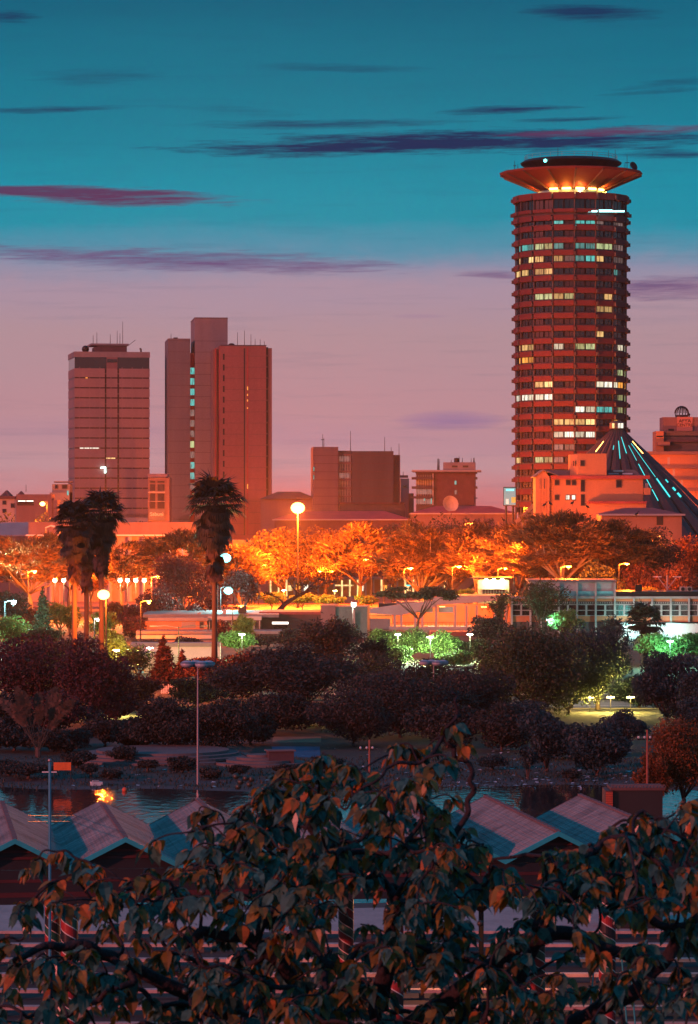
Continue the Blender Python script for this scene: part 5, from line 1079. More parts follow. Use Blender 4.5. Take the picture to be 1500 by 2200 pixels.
for a in [('round', L_lamplit, 1440, 1160, 70, 640, 'reddish crown behind the dark rounded tree'), ('round', L_lamplit, 1360, 1150, 70, 622, 'reddish crown before the red cottage wall'), ('round', L_red, 445, 1240, 60, 640, 'dark red crown between the dark red tree and the palm'), ('round', L_mid, 1280, 1200, 60, 585, 'olive crown right above the school roof')]:
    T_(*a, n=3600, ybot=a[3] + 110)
for px, yt, hw, D_, lab in [(322, 1372, 30, 520, 'dark low shrub before the low flat-roofed house'), (405, 1366, 34, 512, 'dark low shrub in front of the lower wing roof'), (560, 1362, 40, 530, 'dark low shrub before the dark red office wing'), (480, 1330, 22, 548, 'small reddish tree against the office columns'), (620, 1350, 40, 520, 'dark shrub right of the small bright tree'), (285, 1322, 34, 560, 'dark bush between the palms and the low flat-roofed house'), (740, 1330, 36, 500, 'dark bush under the short white lamp')]:
    T_('round', L_red if px < 500 else L_dark, px, yt, hw, D_, lab, n=1900, name='shrub', cat='shrub', ybot=1425)
for px, yt, hw, D_, lab, mm in [(62, 1300, 34, 560, 'orange-lit bush at the foot of the column tree', L_lamplit), (150, 1300, 30, 545, 'yellow-lit bush just left of the palm trunks', L_yel), (285, 1292, 34, 575, 'dark bush touching the low flat-roofed house', L_red), (245, 1290, 30, 590, 'orange-lit bush right of the palm trunks', L_lamplit), (330, 1290, 34, 600, 'orange-lit bush behind the low flat-roofed house', L_lamplit), (420, 1296, 34, 585, 'dark bush behind the roof vents', L_red), (170, 1352, 40, 470, 'dark red bush at the foot of the palm trunks', L_red), (90, 1338, 44, 480, 'dark bush before the column tree', L_mid), (195, 1215, 40, 700, 'orange crown glimpsed between the palm trunks', L_lamplit)]:
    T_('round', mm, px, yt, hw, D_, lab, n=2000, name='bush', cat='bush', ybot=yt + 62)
for px, yt, hw, D_, lab in [(238, 1652, 26, 268, 'low dark bush on the far shore right of the white bundle'), (392, 1622, 34, 275, 'dark bush before the terrace just left of the four-headed lamp post'), (452, 1650, 30, 268, 'low dark bush right of the four-headed lamp post foot'), (512, 1642, 26, 271, 'low dark bush between the two round terraces'), (165, 1612, 40, 280, 'dark bush at the left end of the wide terrace'), (620, 1640, 30, 272, 'dark bush in front of the wooden kiosk'), (705, 1622, 44, 276, 'dark bush at the right end of the blue pool'), (20, 1625, 46, 272, 'dark bush at the left border of the far shore'), (270, 1600, 40, 284, 'dark bush between the stone tables and the terrace')]:
    T_('round', L_dark, px, yt, hw, D_, lab, n=1500, name='bush', cat='bush', leaf=.17, ybot=yt + hw * .9 + 18)
rs = np.random.default_rng(21); ng = 9000; yy = rs.uniform(257.5, 292, ng); xx = (rs.uniform(-40, 1540, ng) - 750) * yy / F; keep = rs.random(ng) < .35 + .65 * (np.sin(xx * .9) * np.cos(yy * .7) > -.1); xx, yy = xx[keep], yy[keep]
c_ = np.stack([xx, yy, np.full(len(xx), .10)], 1); d_ = unit(rs.normal(size=(len(xx), 3)) * .35 + (0, 0, 1.0)); u_ = unit(np.cross(d_, rs.normal(size=(len(xx), 3))))
o = npmesh('shore_grass', quads(c_, d_, u_, rs.uniform(.08, .2, len(xx)), np.full(len(xx), .05)), 4, leafmat('shore_grass_blades', (.014, .02, .012), (.06, .055, .03), .2)); tag(o, 'rough dark grass along the far lake shore', 'grass', kind='stuff')
# ---- fan palms
def fan_palm(label, px, ytop, ycr, hw, D, ybase_px=None, seed=1, skirt=1.0, curve=0.0):
    rs = np.random.default_rng(seed); s_ = D / F; H = zat(ycr, D); Rr = hw * s_ * 1.12
    e = empty('fan_palm', (xat(px, D), D, 0), 0, label, 'palm tree')
    MB().tube([(curve, 0, 0), (curve * .5, 0, H * .3), (0, 0, H * .6), (0, 0, H)], [.5, .34, .30, .28], 10).build('trunk', bark, e, smooth=True)
    def fronds(nf, e0, e1, length, droop, base_drop, mm, name, wid=1.0):
        V = []
        for i in range(nf):
            a = i * 2.39996 + rs.uniform(-.2, .2); el_ = e0 + (e1 - e0) * (i + .5) / nf; L = length * rs.uniform(.82, 1.1)
            d = np.array([math.cos(a) * math.cos(el_), math.sin(a) * math.cos(el_), math.sin(el_)]); o = np.array([0, 0, H - base_drop * rs.random()])
            side = unit(np.cross(d, [0, 0, 1.0]) + 1e-6); up = unit(np.cross(side, d)); hub = o + d * L * .45
            V.append(quads((o + hub)[None] / 2, d[None], side[None], np.array([L * .24]), np.array([.06])))
            nb = 17
            for j in range(nb):
                t = (j / (nb - 1) - .5) * 2.5; b = unit(d * math.cos(t) + side * math.sin(t)); l = L * .62 * (1 - .18 * abs(t) / 1.25) * rs.uniform(.9, 1.1)
                p1 = hub + b * l * .6; p2 = p1 + unit(b + np.array([0, 0, -droop * rs.uniform(.6, 1.5)])) * l * .5; sd = unit(np.cross(b, up)) * .13 * wid
                V.append(np.array([hub, p1 - sd, p1 + sd * 0 + (p2 - p1) * .1, p1 + sd])); V.append(np.array([p1 - sd, p2, p2 + sd * .1, p1 + sd]))
        npmesh(name, np.concatenate([v.reshape(-1, 3) for v in V]), 4, mm, e)
    fronds(46, R(78), R(-25), Rr * 1.0, .8, .4, L_palm, 'crown')
    fronds(int(44 * skirt), R(-25), R(-74), Rr * .84, 1.7, (H - zat(ytop, D)) if False else Rr * .8, L_palm, 'lower_fronds')
    fronds(int(46 * skirt), R(-58), R(-84), Rr * .60, 1.2, Rr * 1.9, L_skirt, 'dead_skirt', 1.2)
    return e
fan_palm('tall solitary fan palm with shaggy skirt in front of the slab towers', 461, 1020, 1078, 64, 405, seed=3, skirt=1.3)
fan_palm('shaggy fan palm, furthest left and lowest of the group of three', 160, 1060, 1120, 50, 398, seed=4, skirt=1.2)
fan_palm('shaggy fan palm, furthest right and highest of the group of three', 218, 1045, 1100, 54, 404, seed=5, skirt=1.4)
fan_palm('fan palm in the middle of the group of three, its crown between the others', 186, 1070, 1150, 46, 412, seed=6, skirt=1.5)
# young palm on the right, in the lit trees
e = fan_palm('low dark palm in front of the lit teal-green trees', 1385, 1310, 1335, 44, 470, seed=8, skirt=.2)
# ---- traveller's palm
e = empty('travellers_palm', (xat(82, 292), 292, 0), 0, 'banana-like fan of long stalks and ragged leaves at the left border', 'palm tree'); V = []; rs = np.random.default_rng(4); st_ = MB()
for i in range(18):
    t = -1.0 + 2.0 * i / 17; L = rs.uniform(4.2, 6.8); d = Vector((math.sin(t * .62) + .06 * rs.normal(), .2 * rs.normal(), math.cos(t * .62))).normalized(); base = Vector((rs.normal() * .12, rs.normal() * .15, .6)); hub = base + d * L * .55
    st_.tube([base, hub], [.035, .02], 5)
    side = np.array(d.cross(Vector((0, 1, 0))).normalized()); dn = np.array(d); h_ = np.array(hub)
    for j in range(9):
        q = j / 9; cpt = h_ + dn * L * .48 * q + np.array([0, 0, -.35 * q * q * L * .3]); w_ = .42 * math.sin(math.pi * (q * .8 + .15))
        for sg in (-1, 1): V.append(quads((cpt + side * sg * w_ * .55)[None], unit((side * sg + dn * .35 + rs.normal(size=3) * .15))[None], dn[None], np.array([w_ * .85]), np.array([L * .038])))
st_.build('stalk_fan', mat('palm_stalk', (.06, .05, .03), .7), e); npmesh('crown', np.concatenate(V), 4, leafmat('ragged_palm_leaves', (.02, .03, .018), (.12, .06, .035), .3), e); MB().tube([(0, 0, 0), (0, 0, .9)], [.3, .22], 8).build('trunk', bark, e)
# ---- storks roosting on the acacias
def stork(px, py, D, lab, flip=1):
    e = empty('stork', P(px, py, D), 0, lab, 'bird', 'storks roosting on the tree tops'); m = MB()
    m.tube([(-.32 * flip, 0, .42), (-.15 * flip, 0, .58), (.08 * flip, 0, .72), (.22 * flip, 0, .86), (.26 * flip, 0, 1.02), (.24 * flip, 0, 1.14), (.33 * flip, 0, 1.16), (.62 * flip, 0, 1.02)], [.03, .17, .2, .13, .06, .06, .07, .015], 8)
    for sy in (-.07, .07): m.tube([(.0, sy, .62), (.04 * flip, sy, .3), (0, sy, 0)], [.04, .025, .02], 5)
    m.build('body', metal_d, e, smooth=True); w_ = MB().tube([(.12 * flip, 0, .80), (-.1 * flip, 0, .66), (-.4 * flip, 0, .40)], [.1, .21, .04], 8).build('wings', dark, e, smooth=True); return e
for px, py, D_, lab, f_ in [(892, 1118, {765:684,770:672,752:660}[765], 'stork perched on the left peak of the big glowing acacia', 1), (932, 1122, {765:684,770:672,752:660}[765], 'stork perched on the right peak of the big glowing acacia', -1), (1018, 1128, {765:684,770:672,752:660}[770], 'stork on top of the acacia right of the big glowing one', 1), (1082, 1124, {765:684,770:672,752:660}[752], 'stork on the dim orange acacia left of the ochre building', -1),
                            (1170, 1092, 598, 'stork on the wide dark acacia, leftmost below the ochre building', 1), (1183, 1090, 598, 'stork on the wide dark acacia, second below the ochre building', -1), (1230, 1088, 598, 'stork on the wide dark acacia, right of its middle', 1), (1262, 1096, 598, 'stork on the right shoulder of the wide dark acacia', -1), (1368, 1112, 604, 'stork on the acacia before the red cottage', 1)]: stork(px, py, D_, lab, f_)
# ================================================================== zig-zag roofed grandstand pavilion
tile = bpy.data.materials.new('roof_shingle'); tile.use_nodes = True; n = NT(tile.node_tree); b_ = tile.node_tree.nodes['Principled BSDF']
t = n.node('ShaderNodeTexCoord'); mp = n.node('ShaderNodeMapping'); mp.inputs['Scale'].default_value = (.7, 13, .7); n.l.new(t.outputs['Object'], mp.inputs[0])
f = n.noise(mp.outputs[0], 1.0, 4, .7); wv = n.node('ShaderNodeTexWave', wave_type='BANDS', bands_direction='Z'); n.l.new(t.outputs['Object'], wv.inputs[0]); wv.inputs['Scale'].default_value = 4.5; wv.inputs['Distortion'].default_value = 5; wv.inputs['Detail'].default_value = 3
f5 = n.noise(t.outputs['Object'], .5, 4, .6); c = n.ramp(f, [(.28, (.10, .075, .07)), (.5, (.32, .25, .23)), (.70, (.66, .55, .50))]); c = n.mix(n.m('MULTIPLY', n.m('SUBTRACT', f5, .48, clamp=True), 4, clamp=True), c, (.09, .065, .06, 1)); c = n.mix(n.m('MULTIPLY', wv.outputs[1], .08), c, (.07, .06, .06, 1))
n.l.new(c, b_.inputs['Base Color']); b_.inputs['Roughness'].default_value = .7
bn = n.node('ShaderNodeBump'); bn.inputs['Strength'].default_value = .8; bn.inputs['Distance'].default_value = .06; n.l.new(n.m('ADD', n.m('MULTIPLY', wv.outputs[1], .3), n.m('MULTIPLY', f, 2.0)), bn.inputs['Height']); n.l.new(bn.outputs[0], b_.inputs['Normal'])
maroon = mat('maroon_board', (.075, .010, .012), .6, .3, .5); blackb = mat('black_board', (.015, .012, .015), .6, .3, .5)
A = R(7.8); MOD = 4.06; DEP = 15.5; HW = MOD / 2; ZR = 10.0; DROP = 1.02; TH = .14
def pavilion(lab, x0, y0, k0, k1):
    e = empty('zigzag_roof_pavilion', (x0, y0, 0), A, lab, 'pavilion')
    # local: x along the row, y = ridge direction (towards the lake)
    for k in range(k0, k1 + 1):
        xc = k * MOD
        for sg in (-1, 1):
            x1 = xc + sg * HW; m = MB(); ns = 9
            # slope of overlapping shingle courses
            for i in range(ns):
                ta, tb_ = i / ns, (i + 1) / ns; lip = .014
                xa, xb = xc + (x1 - xc) * ta, xc + (x1 - xc) * tb_; za_, zb_ = ZR - DROP * ta, ZR - DROP * tb_
                ya = 0.0; yc = DEP
                m.add([(xa, ya, za_ + lip * 0), (xb, ya, zb_ + lip), (xb, yc, zb_ + lip), (xa, yc, za_), (xb, ya, zb_), (xb, yc, zb_)], [(0, 1, 2, 3) if sg > 0 else (3, 2, 1, 0), (1, 4, 5, 2) if sg > 0 else (2, 5, 4, 1)])
            m.add([(xc, .02, ZR - TH), (x1, .02, ZR - DROP - TH), (x1, DEP - .02, ZR - DROP - TH), (xc, DEP - .02, ZR - TH)], [(3, 2, 1, 0) if sg > 0 else (0, 1, 2, 3)])
            m.build('roof_slope', tile, e)
            MB().prism_y([(xc, ZR + .03), (x1, ZR - DROP + .03), (x1, ZR - DROP - .16), (xc, ZR - .16)] if sg > 0 else [(x1, ZR - DROP + .03), (xc, ZR + .03), (xc, ZR - .16), (x1, ZR - DROP - .16)], -.08, 0).build('fascia', tealp, e)
            MB().prism_y([(xc, ZR + .02), (x1, ZR - DROP + .02), (x1, ZR - DROP - .16), (xc, ZR - .16)] if sg > 0 else [(x1, ZR - DROP + .02), (xc, ZR + .02), (xc, ZR - .16), (x1, ZR - DROP - .16)], DEP, DEP + .08).build('rear_fascia', roofbr, e)
        rc = MB()
        for i in range(44): rc.box(xc - .09, xc + .09, i * DEP / 44 + .01, (i + .93) * DEP / 44, ZR - .02, ZR + .045 + .02 * (i % 2))
        rc.build('ridge_cap', clay, e)
        MB().prism_y([(xc - HW, ZR - DROP - .17), (xc + HW, ZR - DROP - .17), (xc, ZR - .17)], .5, .62).build('gable_board', blackb, e)
        for zz_, hw_ in ((ZR - .55, .62), (ZR - .80, 1.12)): MB().box(xc - hw_, xc + hw_, .42, .499, zz_, zz_ + .10).build('gable_rail', maroon, e)
    xa, xb = (k0 - .5) * MOD, (k1 + .5) * MOD
    for (z0, z1, mm, pr) in ((ZR - DROP - .50, ZR - DROP - .171, blackb, 0), (ZR - DROP - .62, ZR - DROP - .501, maroon, .03), (ZR - DROP - .98, ZR - DROP - .621, blackb, 0), (ZR - DROP - 1.16, ZR - DROP - .981, maroon, .02), (ZR - DROP - 1.42, ZR - DROP - 1.161, blackb, .05)):
        MB().box(xa, xb, .35 - pr, .49, z0, z1).build('front_beam', mm, e); MB().box(xa, xb, DEP - .6, DEP - .4 - pr, z0, z1).build('rear_beam', mm, e)
    for k in range(k0, k1 + 2):
        x = (k - .5) * MOD; MB().box(x - .12, x + .12, .5, DEP - .61, ZR - DROP - .7, ZR - DROP - .3).build('valley_beam', blackb, e)
    return e
yr0 = 120.0; xr0 = xat(270, yr0)
pav = pavilion('grandstand pavilion with a zig-zag row of shingled gables, teal edged', xr0, yr0, -1, 5)
k65 = 7.0; pavilion('second zig-zag shingled roof cut by the right border', xr0 + math.cos(A) * k65 * MOD, yr0 + math.sin(A) * k65 * MOD, 0, 1)
stripe = bpy.data.materials.new('spiral_stripes'); stripe.use_nodes = True; n = NT(stripe.node_tree); b_ = stripe.node_tree.nodes['Principled BSDF']
t = n.node('ShaderNodeTexCoord'); s3 = n.node('ShaderNodeSeparateXYZ'); n.l.new(t.outputs['Object'], s3.inputs[0])
ph = n.m('FRACT', n.m('ADD', n.m('DIVIDE', n.m('ARCTAN2', s3.outputs[1], s3.outputs[0]), 6.28318), n.m('DIVIDE', s3.outputs[2], 1.15)))
c = n.ramp(ph, [(0, (.012, .012, .014)), (.28, (.6, .55, .5)), (.32, (.34, .02, .02)), (.60, (.6, .55, .5)), (.64, (.01, .10, .06)), (.92, (.6, .55, .5)), (.96, (.012, .012, .014))], 'CONSTANT')
n.l.new(c, b_.inputs['Base Color']); b_.inputs['Roughness'].default_value = .45
def pillar(k, yl, lab):
    x = (k - .5) * MOD; wx = xr0 + math.cos(A) * x - math.sin(A) * yl; wy = yr0 + math.sin(A) * x + math.cos(A) * yl
    e = empty('striped_pillar', (wx, wy, 0), 0, lab, 'pillar', 'spiral striped pillars of the pavilion')
    MB().lathe([(.05, .3), (.32, .3), (.32, ZR - DROP - 1.43), (.05, ZR - DROP - 1.43)], 24).build('shaft', stripe, e, smooth=False); MB().prism([(-.45, -.45), (.45, -.45), (.45, .45), (-.45, .45)], 0, .3).build('base', conc_d, e)
for k, yl, lab in [(0, .75, 'spiral striped pillar beside the blue pole'), (3, .75, 'spiral striped pillar under the middle of the roof, behind branches'), (5, .75, 'spiral striped pillar before the lit benches on the right'), (5, 14.4, 'rear spiral striped pillar left of the one before the lit benches'), (0, 14.4, 'rear spiral striped pillar at the left end, lake side'), (3, 14.4, 'rear spiral striped pillar in the middle, lake side')]: pillar(k, yl, lab)
# latticed brick box behind the roofs
e = empty('latticed_brick_box', (xat(1363, 172), 172, 0), 0, 'dark brick box with a latticed red side and ornate rail between the roofs', 'kiosk'); z1 = zat(1688, 172); s_ = 172 / F
MB().box(-1.15, 1.5, 0, 2.4, 0, z1 - .25).build('body', blackb, e); MB().box(-1.25, 1.6, -.1, 2.5, z1 - .25, z1 - .1).build('cornice', roofbr, e)
m = MB(); x0, x1 = -62 * s_, -47 * s_
m.box(x0, x1, -.25, 2.2, 0, z1 - .26); m.build('brick_side', maroon, e); m = MB()
for i in range(6): m.box(x0 + .02 + i * .06, x0 + .05 + i * .06, -.3, -.25, 3, z1 - .3)
for i in range(30): m.box(x0, x1, -.33, -.301, z1 - .4 - i * .12, z1 - .36 - i * .12)
m.build('lattice', mat('red_lattice', (.5, .10, .06), .6), e); m = MB()
for i in range(16):
    x = -1.2 + i * .18; m.tube([(x, -.05, z1 - .1), (x + .05, -.05, z1 + .02), (x + .12, -.05, z1 + .02), (x + .16, -.05, z1 - .1)], .022, 4)
m.box(-1.25, 1.6, -.06, -.02, z1 + .02, z1 + .05); m.build('ornate_rail', clay, e)
# ================================================================== terraced benches
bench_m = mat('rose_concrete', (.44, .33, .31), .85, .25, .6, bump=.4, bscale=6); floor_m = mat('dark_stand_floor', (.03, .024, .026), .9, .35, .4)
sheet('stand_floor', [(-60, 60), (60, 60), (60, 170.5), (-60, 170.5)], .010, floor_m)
nm = ['topmost', 'second', 'third', 'fourth', 'fifth', 'sixth', 'seventh', 'eighth']
for i, y in enumerate((1998, 2026, 2058, 2090, 2124, 2160, 2196)):
    D_ = (EYE - .45) * F / (y - 1100); xs = [(-18, -4.4), (-3.9, 8.2), (8.7, 21)]
    for j, (a_, c_) in enumerate(xs):
        e = empty('concrete_bench', ((a_ + c_) / 2, D_, 0), 0, '%s row of the long rose benches counted from the lake, %s block' % (nm[i], ['left', 'middle', 'right'][j]), 'bench', 'long concrete benches of the lakeside stand'); h_ = (c_ - a_) / 2
        MB().box(-h_, h_, -.42, .12, .30, .45).build('seat', bench_m, e)
        for sx in np.linspace(-h_ + .4, h_ - .4, 6): MB().box(sx - .12, sx + .12, -.3, 0, 0, .30).build('leg', conc_d, e)
# tubular frame and small items under the roof
e = empty('tube_frame', (xat(1325, 128), 128, 0), .2, 'teal tubular stand frame before the benches at the lower right', 'frame'); z1 = zat(2052, 128); m = MB()
for xa, ya in ((-.9, 0), (.9, 0), (.9, 1.2), (-.9, 1.2)): m.tube([(xa, ya, 0), (xa * .6, ya, z1)], .035, 6)
for zz_ in (z1, z1 - 1.4): m.tube([(-.75, 0, zz_), (.75, 0, zz_), (.75, 1.2, zz_), (-.75, 1.2, zz_), (-.75, 0, zz_)], .03, 6)
m.build('tubes', tealp, e); MB().tube([(-.8, 0, .5), (.7, 0, z1 - .2)], .03, 6).build('brace', tealp, e)
for i, (px, py, D_, lab) in enumerate([(148, 1985, 176, 'white sack lying left of the blue pole on the pavement'), (163, 1983, 176, 'white sack lying right of the blue pole'), (345, 1934, 184, 'small pale sack near the water edge, behind leaves')]):
    e = empty('white_sack', (xat(px, D_), D_, 0), i, lab, 'sack', 'sacks on the lakeside pavement'); MB().ball((0, 0, .2), .3, 10, 6, .7).build('sack_body', white, e, smooth=True); MB().ball((.22, 0, .36), .09, 8, 5).build('knot', conc_p, e)
e = empty('fire_basket', (xat(1034, 150), 150, 0), 0, 'glowing orange fire basket seen through the branches', 'fire basket')
MB().lathe([(.3, 0), (.12, .1), (.12, 3.6), (.5, 3.9), (.62, 4.4), (.55, 4.4), (.4, 4.0), (.05, 3.9)], 12).build('basket', metal_d, e); m = MB(); rg = random.Random(4)
for i in range(9): a = i * .7; m.tube([(.25 * math.cos(a), .25 * math.sin(a), 4.1), (.3 * math.cos(a + .5), .3 * math.sin(a + .5), 4.5), (.1 * math.cos(a), .1 * math.sin(a), 4.8 + rg.random() * .5)], [.16, .13, .01], 6)
m.build('flame', glow('flame', (1, .20, .03), 2.2), e, smooth=True); light('fire_light', (0, -.8, 5.0), (1, .3, .06), 2500, .3, e)

# ================================================================== foreground tree
FD = 27.0
def FP(px, py, D=FD): return P(px, py, D)
rs = np.random.default_rng(77); rp = random.Random(77)
ft = empty('foreground_tree', (xat(830, 29), 29.0, 0), 0, 'big dark leafy tree with drooping pointed leaves filling the bottom of the picture', 'tree'); off = Vector(ft.location)
nodes = []; par = []; rad = []; kids = []
def addn(p, pr, r=None): nodes.append(Vector(p)); par.append(pr); rad.append(r); return len(nodes) - 1
trunk_i = [addn((off.x, 29, 0), None, .46)]
for z in (5, 10, 14): trunk_i.append(addn((off.x + (z - 5) * .03, 29 - z * .04, z), trunk_i[-1], .42 - z * .008))
def main(path, r0, r1, start):
    last = start; pts = [FP(x, y, d) for x, y, d in path]; k = 0
    for i, p in enumerate(pts):
        sub = 1 if i == 0 else 3
        a = nodes[last].copy()
        for j in range(1, sub + 1):
            t = (i + j / sub) / len(pts); q = a.lerp(p, j / sub) + (Vector((rp.uniform(-.04, .04), rp.uniform(-.04, .04), rp.uniform(-.03, .03))) if j < sub else Vector((0, 0, 0)))
            last = addn(q, last, (r0 + (r1 - r0) * t) * .62); k += 1
    return last
T0 = trunk_i[-1]
hub = main([(800, 2480, 28.4), (790, 2290, 28)], .36, .27, T0)
a1 = main([(820, 2120, 27.6), (845, 2010, 27.4), (850, 1930, 27.2)], .17, .075, hub)
a2 = main([(905, 1850, 27), (975, 1800, 26.6), (1008, 1745, 26.6), (1018, 1690, 26.6), (1008, 1640, 26.6), (975, 1618, 26.6), (955, 1590, 26.6), (953, 1568, 26.6), (980, 1538, 26.6), (984, 1522, 26.6), (972, 1488, 26.6)], .05, .018, a1)
rad[a2] = .014
main([(930, 1622, 26.5), (880, 1640, 26.4), (830, 1650, 26.3), (780, 1690, 26.2), (742, 1745, 26.1)], .032, .016, len(nodes) - 12)
main([(700, 2180, 27.4), (600, 2060, 27), (520, 2010, 26.8), (430, 2000, 26.6), (380, 2040, 26.6)], .14, .05, hub)
main([(560, 1985, 26.8), (640, 1930, 27), (700, 1860, 27), (665, 1780, 27), (630, 1710, 27), (560, 1700, 27)], .09, .03, len(nodes) - 8)
main([(610, 2230, 27.5), (420, 2140, 27), (250, 2060, 26.6), (200, 2035, 26.4), (110, 2030, 26.2), (40, 2060, 26)], .13, .04, hub)
main([(300, 2110, 26.4), (180, 2160, 26), (60, 2240, 25.6)], .06, .03, len(nodes) - 9)
main([(960, 2150, 27.6), (1050, 2080, 27.3), (1130, 2020, 27.1), (1230, 2005, 27), (1330, 2045, 27), (1400, 2080, 27)], .16, .06, hub)
main([(1060, 2240, 27.6), (1260, 2190, 27.3), (1380, 2120, 27), (1450, 2030, 27), (1510, 1960, 27)], .15, .07, hub)
main([(1180, 1960, 27.4), (1260, 1900, 27.2), (1330, 1925, 27), (1420, 1990, 27), (1520, 1985, 27)], .09, .05, len(nodes) - 13)
main([(1290, 1850, 27.6), (1210, 1840, 27.8), (1130, 1835, 28), (1050, 1850, 28)], .06, .02, len(nodes) - 9)
# foliage clusters: photo-like outline of the canopy
def top(x): return np.interp(x, [0, 60, 180, 240, 330, 420, 520, 600, 690, 760, 860, 940, 990, 1040, 1100, 1180, 1260, 1340, 1420, 1500], [1960, 1850, 1820, 1850, 1800, 1760, 1690, 1660, 1615, 1640, 1600, 1590, 1640, 1790, 1850, 1810, 1800, 1750, 1740, 1710])
C_ = []
def ok(x, y):
    t = top(x)
    if y < t: return False
    dens = min(1, .45 + (y - t) / 170.)
    if x < 460 and 1880 < y < 2060: dens *= .18 + .0008 * x
    if x < 380 and y < 1880: dens *= .35 if x > 210 or x < 30 else .8
    if 1060 < x < 1200 and y < 1820: dens *= .1
    if x > 1130 and 1960 < y < 2090: dens *= .30
    if 690 < x < 850 and 1915 < y < 2010: dens *= .12
    if 330 < x < 520 and y < 1790: dens *= .5
    if 880 < x < 1010 and y < 1700: dens *= .35
    if y > 2090 and (x < 330 or 300 < x < 900): dens *= .75
    if x > 1180 and y > 2060: dens *= .55
    return rp.random() < dens
tries = 0
while len(C_) < 860 and tries < 20000:
    tries += 1; x = rp.uniform(-80, 1580); y = rp.uniform(1590, 2300); d = rp.uniform(24.6, 29.5) if y > top(x) + 60 else rp.uniform(26, 28)
    if ok(x, y): C_.append(FP(x, y, d))
for x, y in ((978, 1560), (1000, 1600), (890, 1612), (850, 1602), (905, 1625), (700, 1622), (665, 1640), (735, 1640), (600, 1665), (560, 1690), (80, 1850), (120, 1832), (160, 1845), (60, 1870), (1375, 1745), (1390, 1760), (40, 1965), (150, 1950)): C_.append(FP(x, y, 26.6))
C_.sort(key=lambda p: (p - nodes[a1]).length)
tips = []
for p in C_:
    arr = np.array([tuple(q) for q in nodes]); dd = arr - np.array(p); cost = np.sqrt(dd[:, 0] ** 2 + .6 * dd[:, 1] ** 2 + dd[:, 2] ** 2) + .25 * np.maximum(0, arr[:, 2] - p.z); cost[:4] += 50; i = int(cost.argmin())
    a = nodes[i]; mid = a.lerp(p, .5) + Vector((rp.uniform(-.05, .05), rp.uniform(-.05, .05), .02 + rp.uniform(0, .06))) ; j = addn(mid, i); tips.append(addn(p, j))
cnt = [0] * len(nodes)
for i in range(len(nodes) - 1, -1, -1):
    cnt[i] += 1 if rad[i] is None else 0
    if par[i] is not None: cnt[par[i]] += cnt[i]
for i in range(len(nodes)):
    if rad[i] is None: rad[i] = min(.03, .0038 + .0026 * math.sqrt(cnt[i]))
bm_ = MB(); done = set(); ch = {}
for i, p in enumerate(par):
    if p is not None: ch.setdefault(p, []).append(i)
st = [(0, c) for c in ch[0]]
while st:
    a, b2 = st.pop(); path = [a, b2]
    while b2 in ch:
        nx = max(ch[b2], key=lambda q: rad[q]); [st.append((b2, q)) for q in ch[b2] if q != nx]; path.append(nx); b2 = nx
    pts = [nodes[i] - off for i in path]; rr = [min(rad[i], rad[path[1]] * 1.15) for i in path]
    # smooth the polyline
    for _ in range(1 if len(pts) < 4 else 2):
        np_, nr = [pts[0]], [rr[0]]
        for i in range(len(pts) - 1): np_ += [pts[i].lerp(pts[i + 1], .25), pts[i].lerp(pts[i + 1], .75)]; nr += [rr[i] * .75 + rr[i + 1] * .25, rr[i] * .25 + rr[i + 1] * .75]
        np_.append(pts[-1]); nr.append(rr[-1]); pts, rr = np_, nr
    bm_.tube(pts, rr, 8 if rr[0] > .06 else 5)
bm_.build('trunk', mat('dark_branch_bark', (.022, .018, .02), .85, .4, 5, bump=.6, bscale=14), ft, smooth=True)
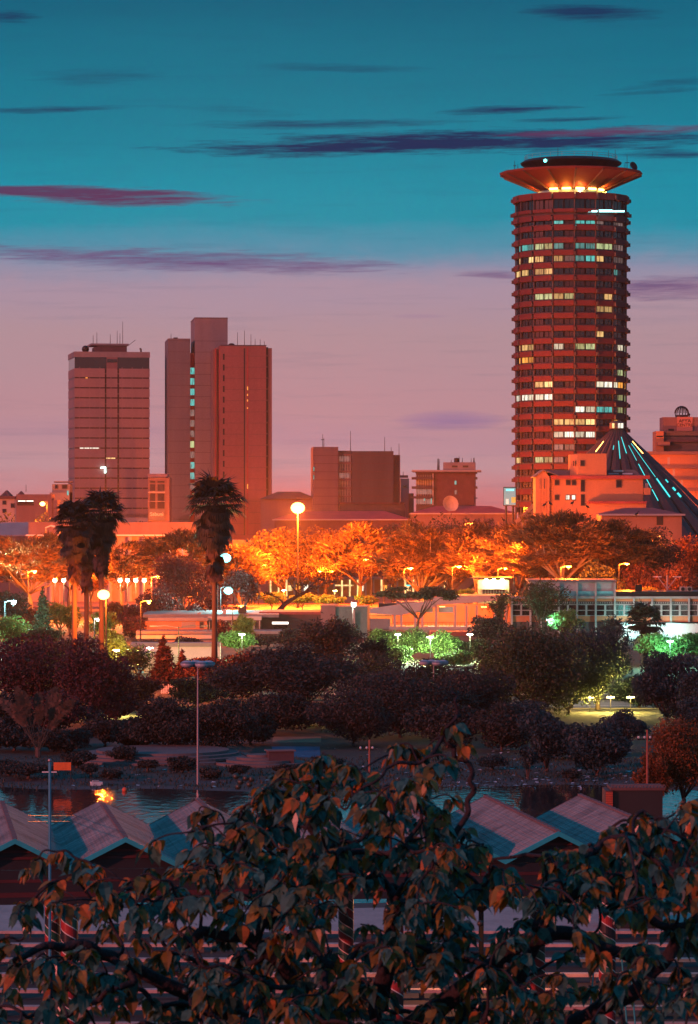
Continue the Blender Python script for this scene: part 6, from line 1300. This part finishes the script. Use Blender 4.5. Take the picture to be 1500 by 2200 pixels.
# pointed, folded, drooping leaves
V = []; MI = []
prof = [(0, 0), (.10, .30), (.32, .46), (.58, .36), (.82, .14), (1.0, .0)]     # distance along leaf, half width
def leaf(base, d, nrm, L, mi):
    side = d.cross(nrm).normalized(); nrm = side.cross(d).normalized(); droop = rp.uniform(.05, .32); mid = []; lf = []; rt = []; W = L * rp.uniform(.60, .86)
    for t, w_ in prof:
        c = base + d * (L * t) + Vector((0, 0, -droop * L * t * t)); mid.append(c); fold = .28 * w_ * W
        lf.append(c + side * (w_ * W) + nrm * fold); rt.append(c - side * (w_ * W) + nrm * fold)
    for i in range(len(prof) - 1):
        V.extend([mid[i], lf[i], lf[i + 1], mid[i + 1]]); V.extend([mid[i], mid[i + 1], rt[i + 1], rt[i]]); MI.extend([mi, mi])
for ti in tips:
    p = nodes[ti] - off; q = nodes[par[ti]] - off; ax = (p - q).normalized(); nl_ = rp.randint(10, 17)
    px_ = 750 + nodes[ti].x * F / nodes[ti].y; py_ = 1100 + (EYE - nodes[ti].z) * F / nodes[ti].y
    edge_ = py_ < top(min(max(px_, 0), 1500)) + 110
    for k in range(nl_):
        a = rp.uniform(0, 6.283); t = rp.uniform(-.02, .55); out = Vector((math.cos(a), math.sin(a) * .8, rp.uniform(-1.1, .15)))
        d = (out + ax * .5 + Vector((0, 0, -.55))).normalized(); nr = Vector((rp.uniform(-.6, .6), rp.uniform(-.9, .2), 1.0)).normalized()
        base = p.lerp(q, t) + out * rp.uniform(.01, .05); L = rp.choice((.05, .09, .11, .13, .15)) * rp.uniform(.8, 1.1) * (1 if edge_ else 1.05)
        r = rp.random(); mi = (2 if r < .05 else 1 if r < .45 else 0) if not edge_ else (2 if r < .12 else 1 if r < .55 else 0)  # more warm-lit leaf colours along the canopy's top edge
        leaf(base, d, nr, L, mi)
L_fg = leafmat('foreground_leaf', (.010, .026, .018), (.075, .19, .14), .2, .30, 3); L_fo = leafmat('olive_leaf', (.045, .040, .008), (.32, .19, .025), .35, .4, 3); L_fr = leafmat('warm_lit_leaf', (.30, .08, .01), (.62, .20, .03), .4, .4, 3)  # orange tone and brighter olive carry warm light in the leaf colour
npmesh('crown', np.array([tuple(v) for v in V]), 4, [L_fg, L_fo, L_fr], ft, MI)
fr_m = mat('green_fruit', (.05, .045, .03), .3, .3, 8)
for (x, y) in [(507, 1668), (517, 1680), (528, 1672), (536, 1685), (512, 1690), (541, 1674), (567, 1696), (910, 1727), (1400, 1768)] + [(rp.uniform(150, 1450), rp.uniform(1900, 2190)) for _ in range(26)]:
    d_ = 26.2 if y < 1800 else rp.uniform(24.6, 26); o = MB().ball((0, 0, 0), .026, 12, 8).build('fruit', fr_m, ft, smooth=True); o.location = FP(x, y, d_) - off
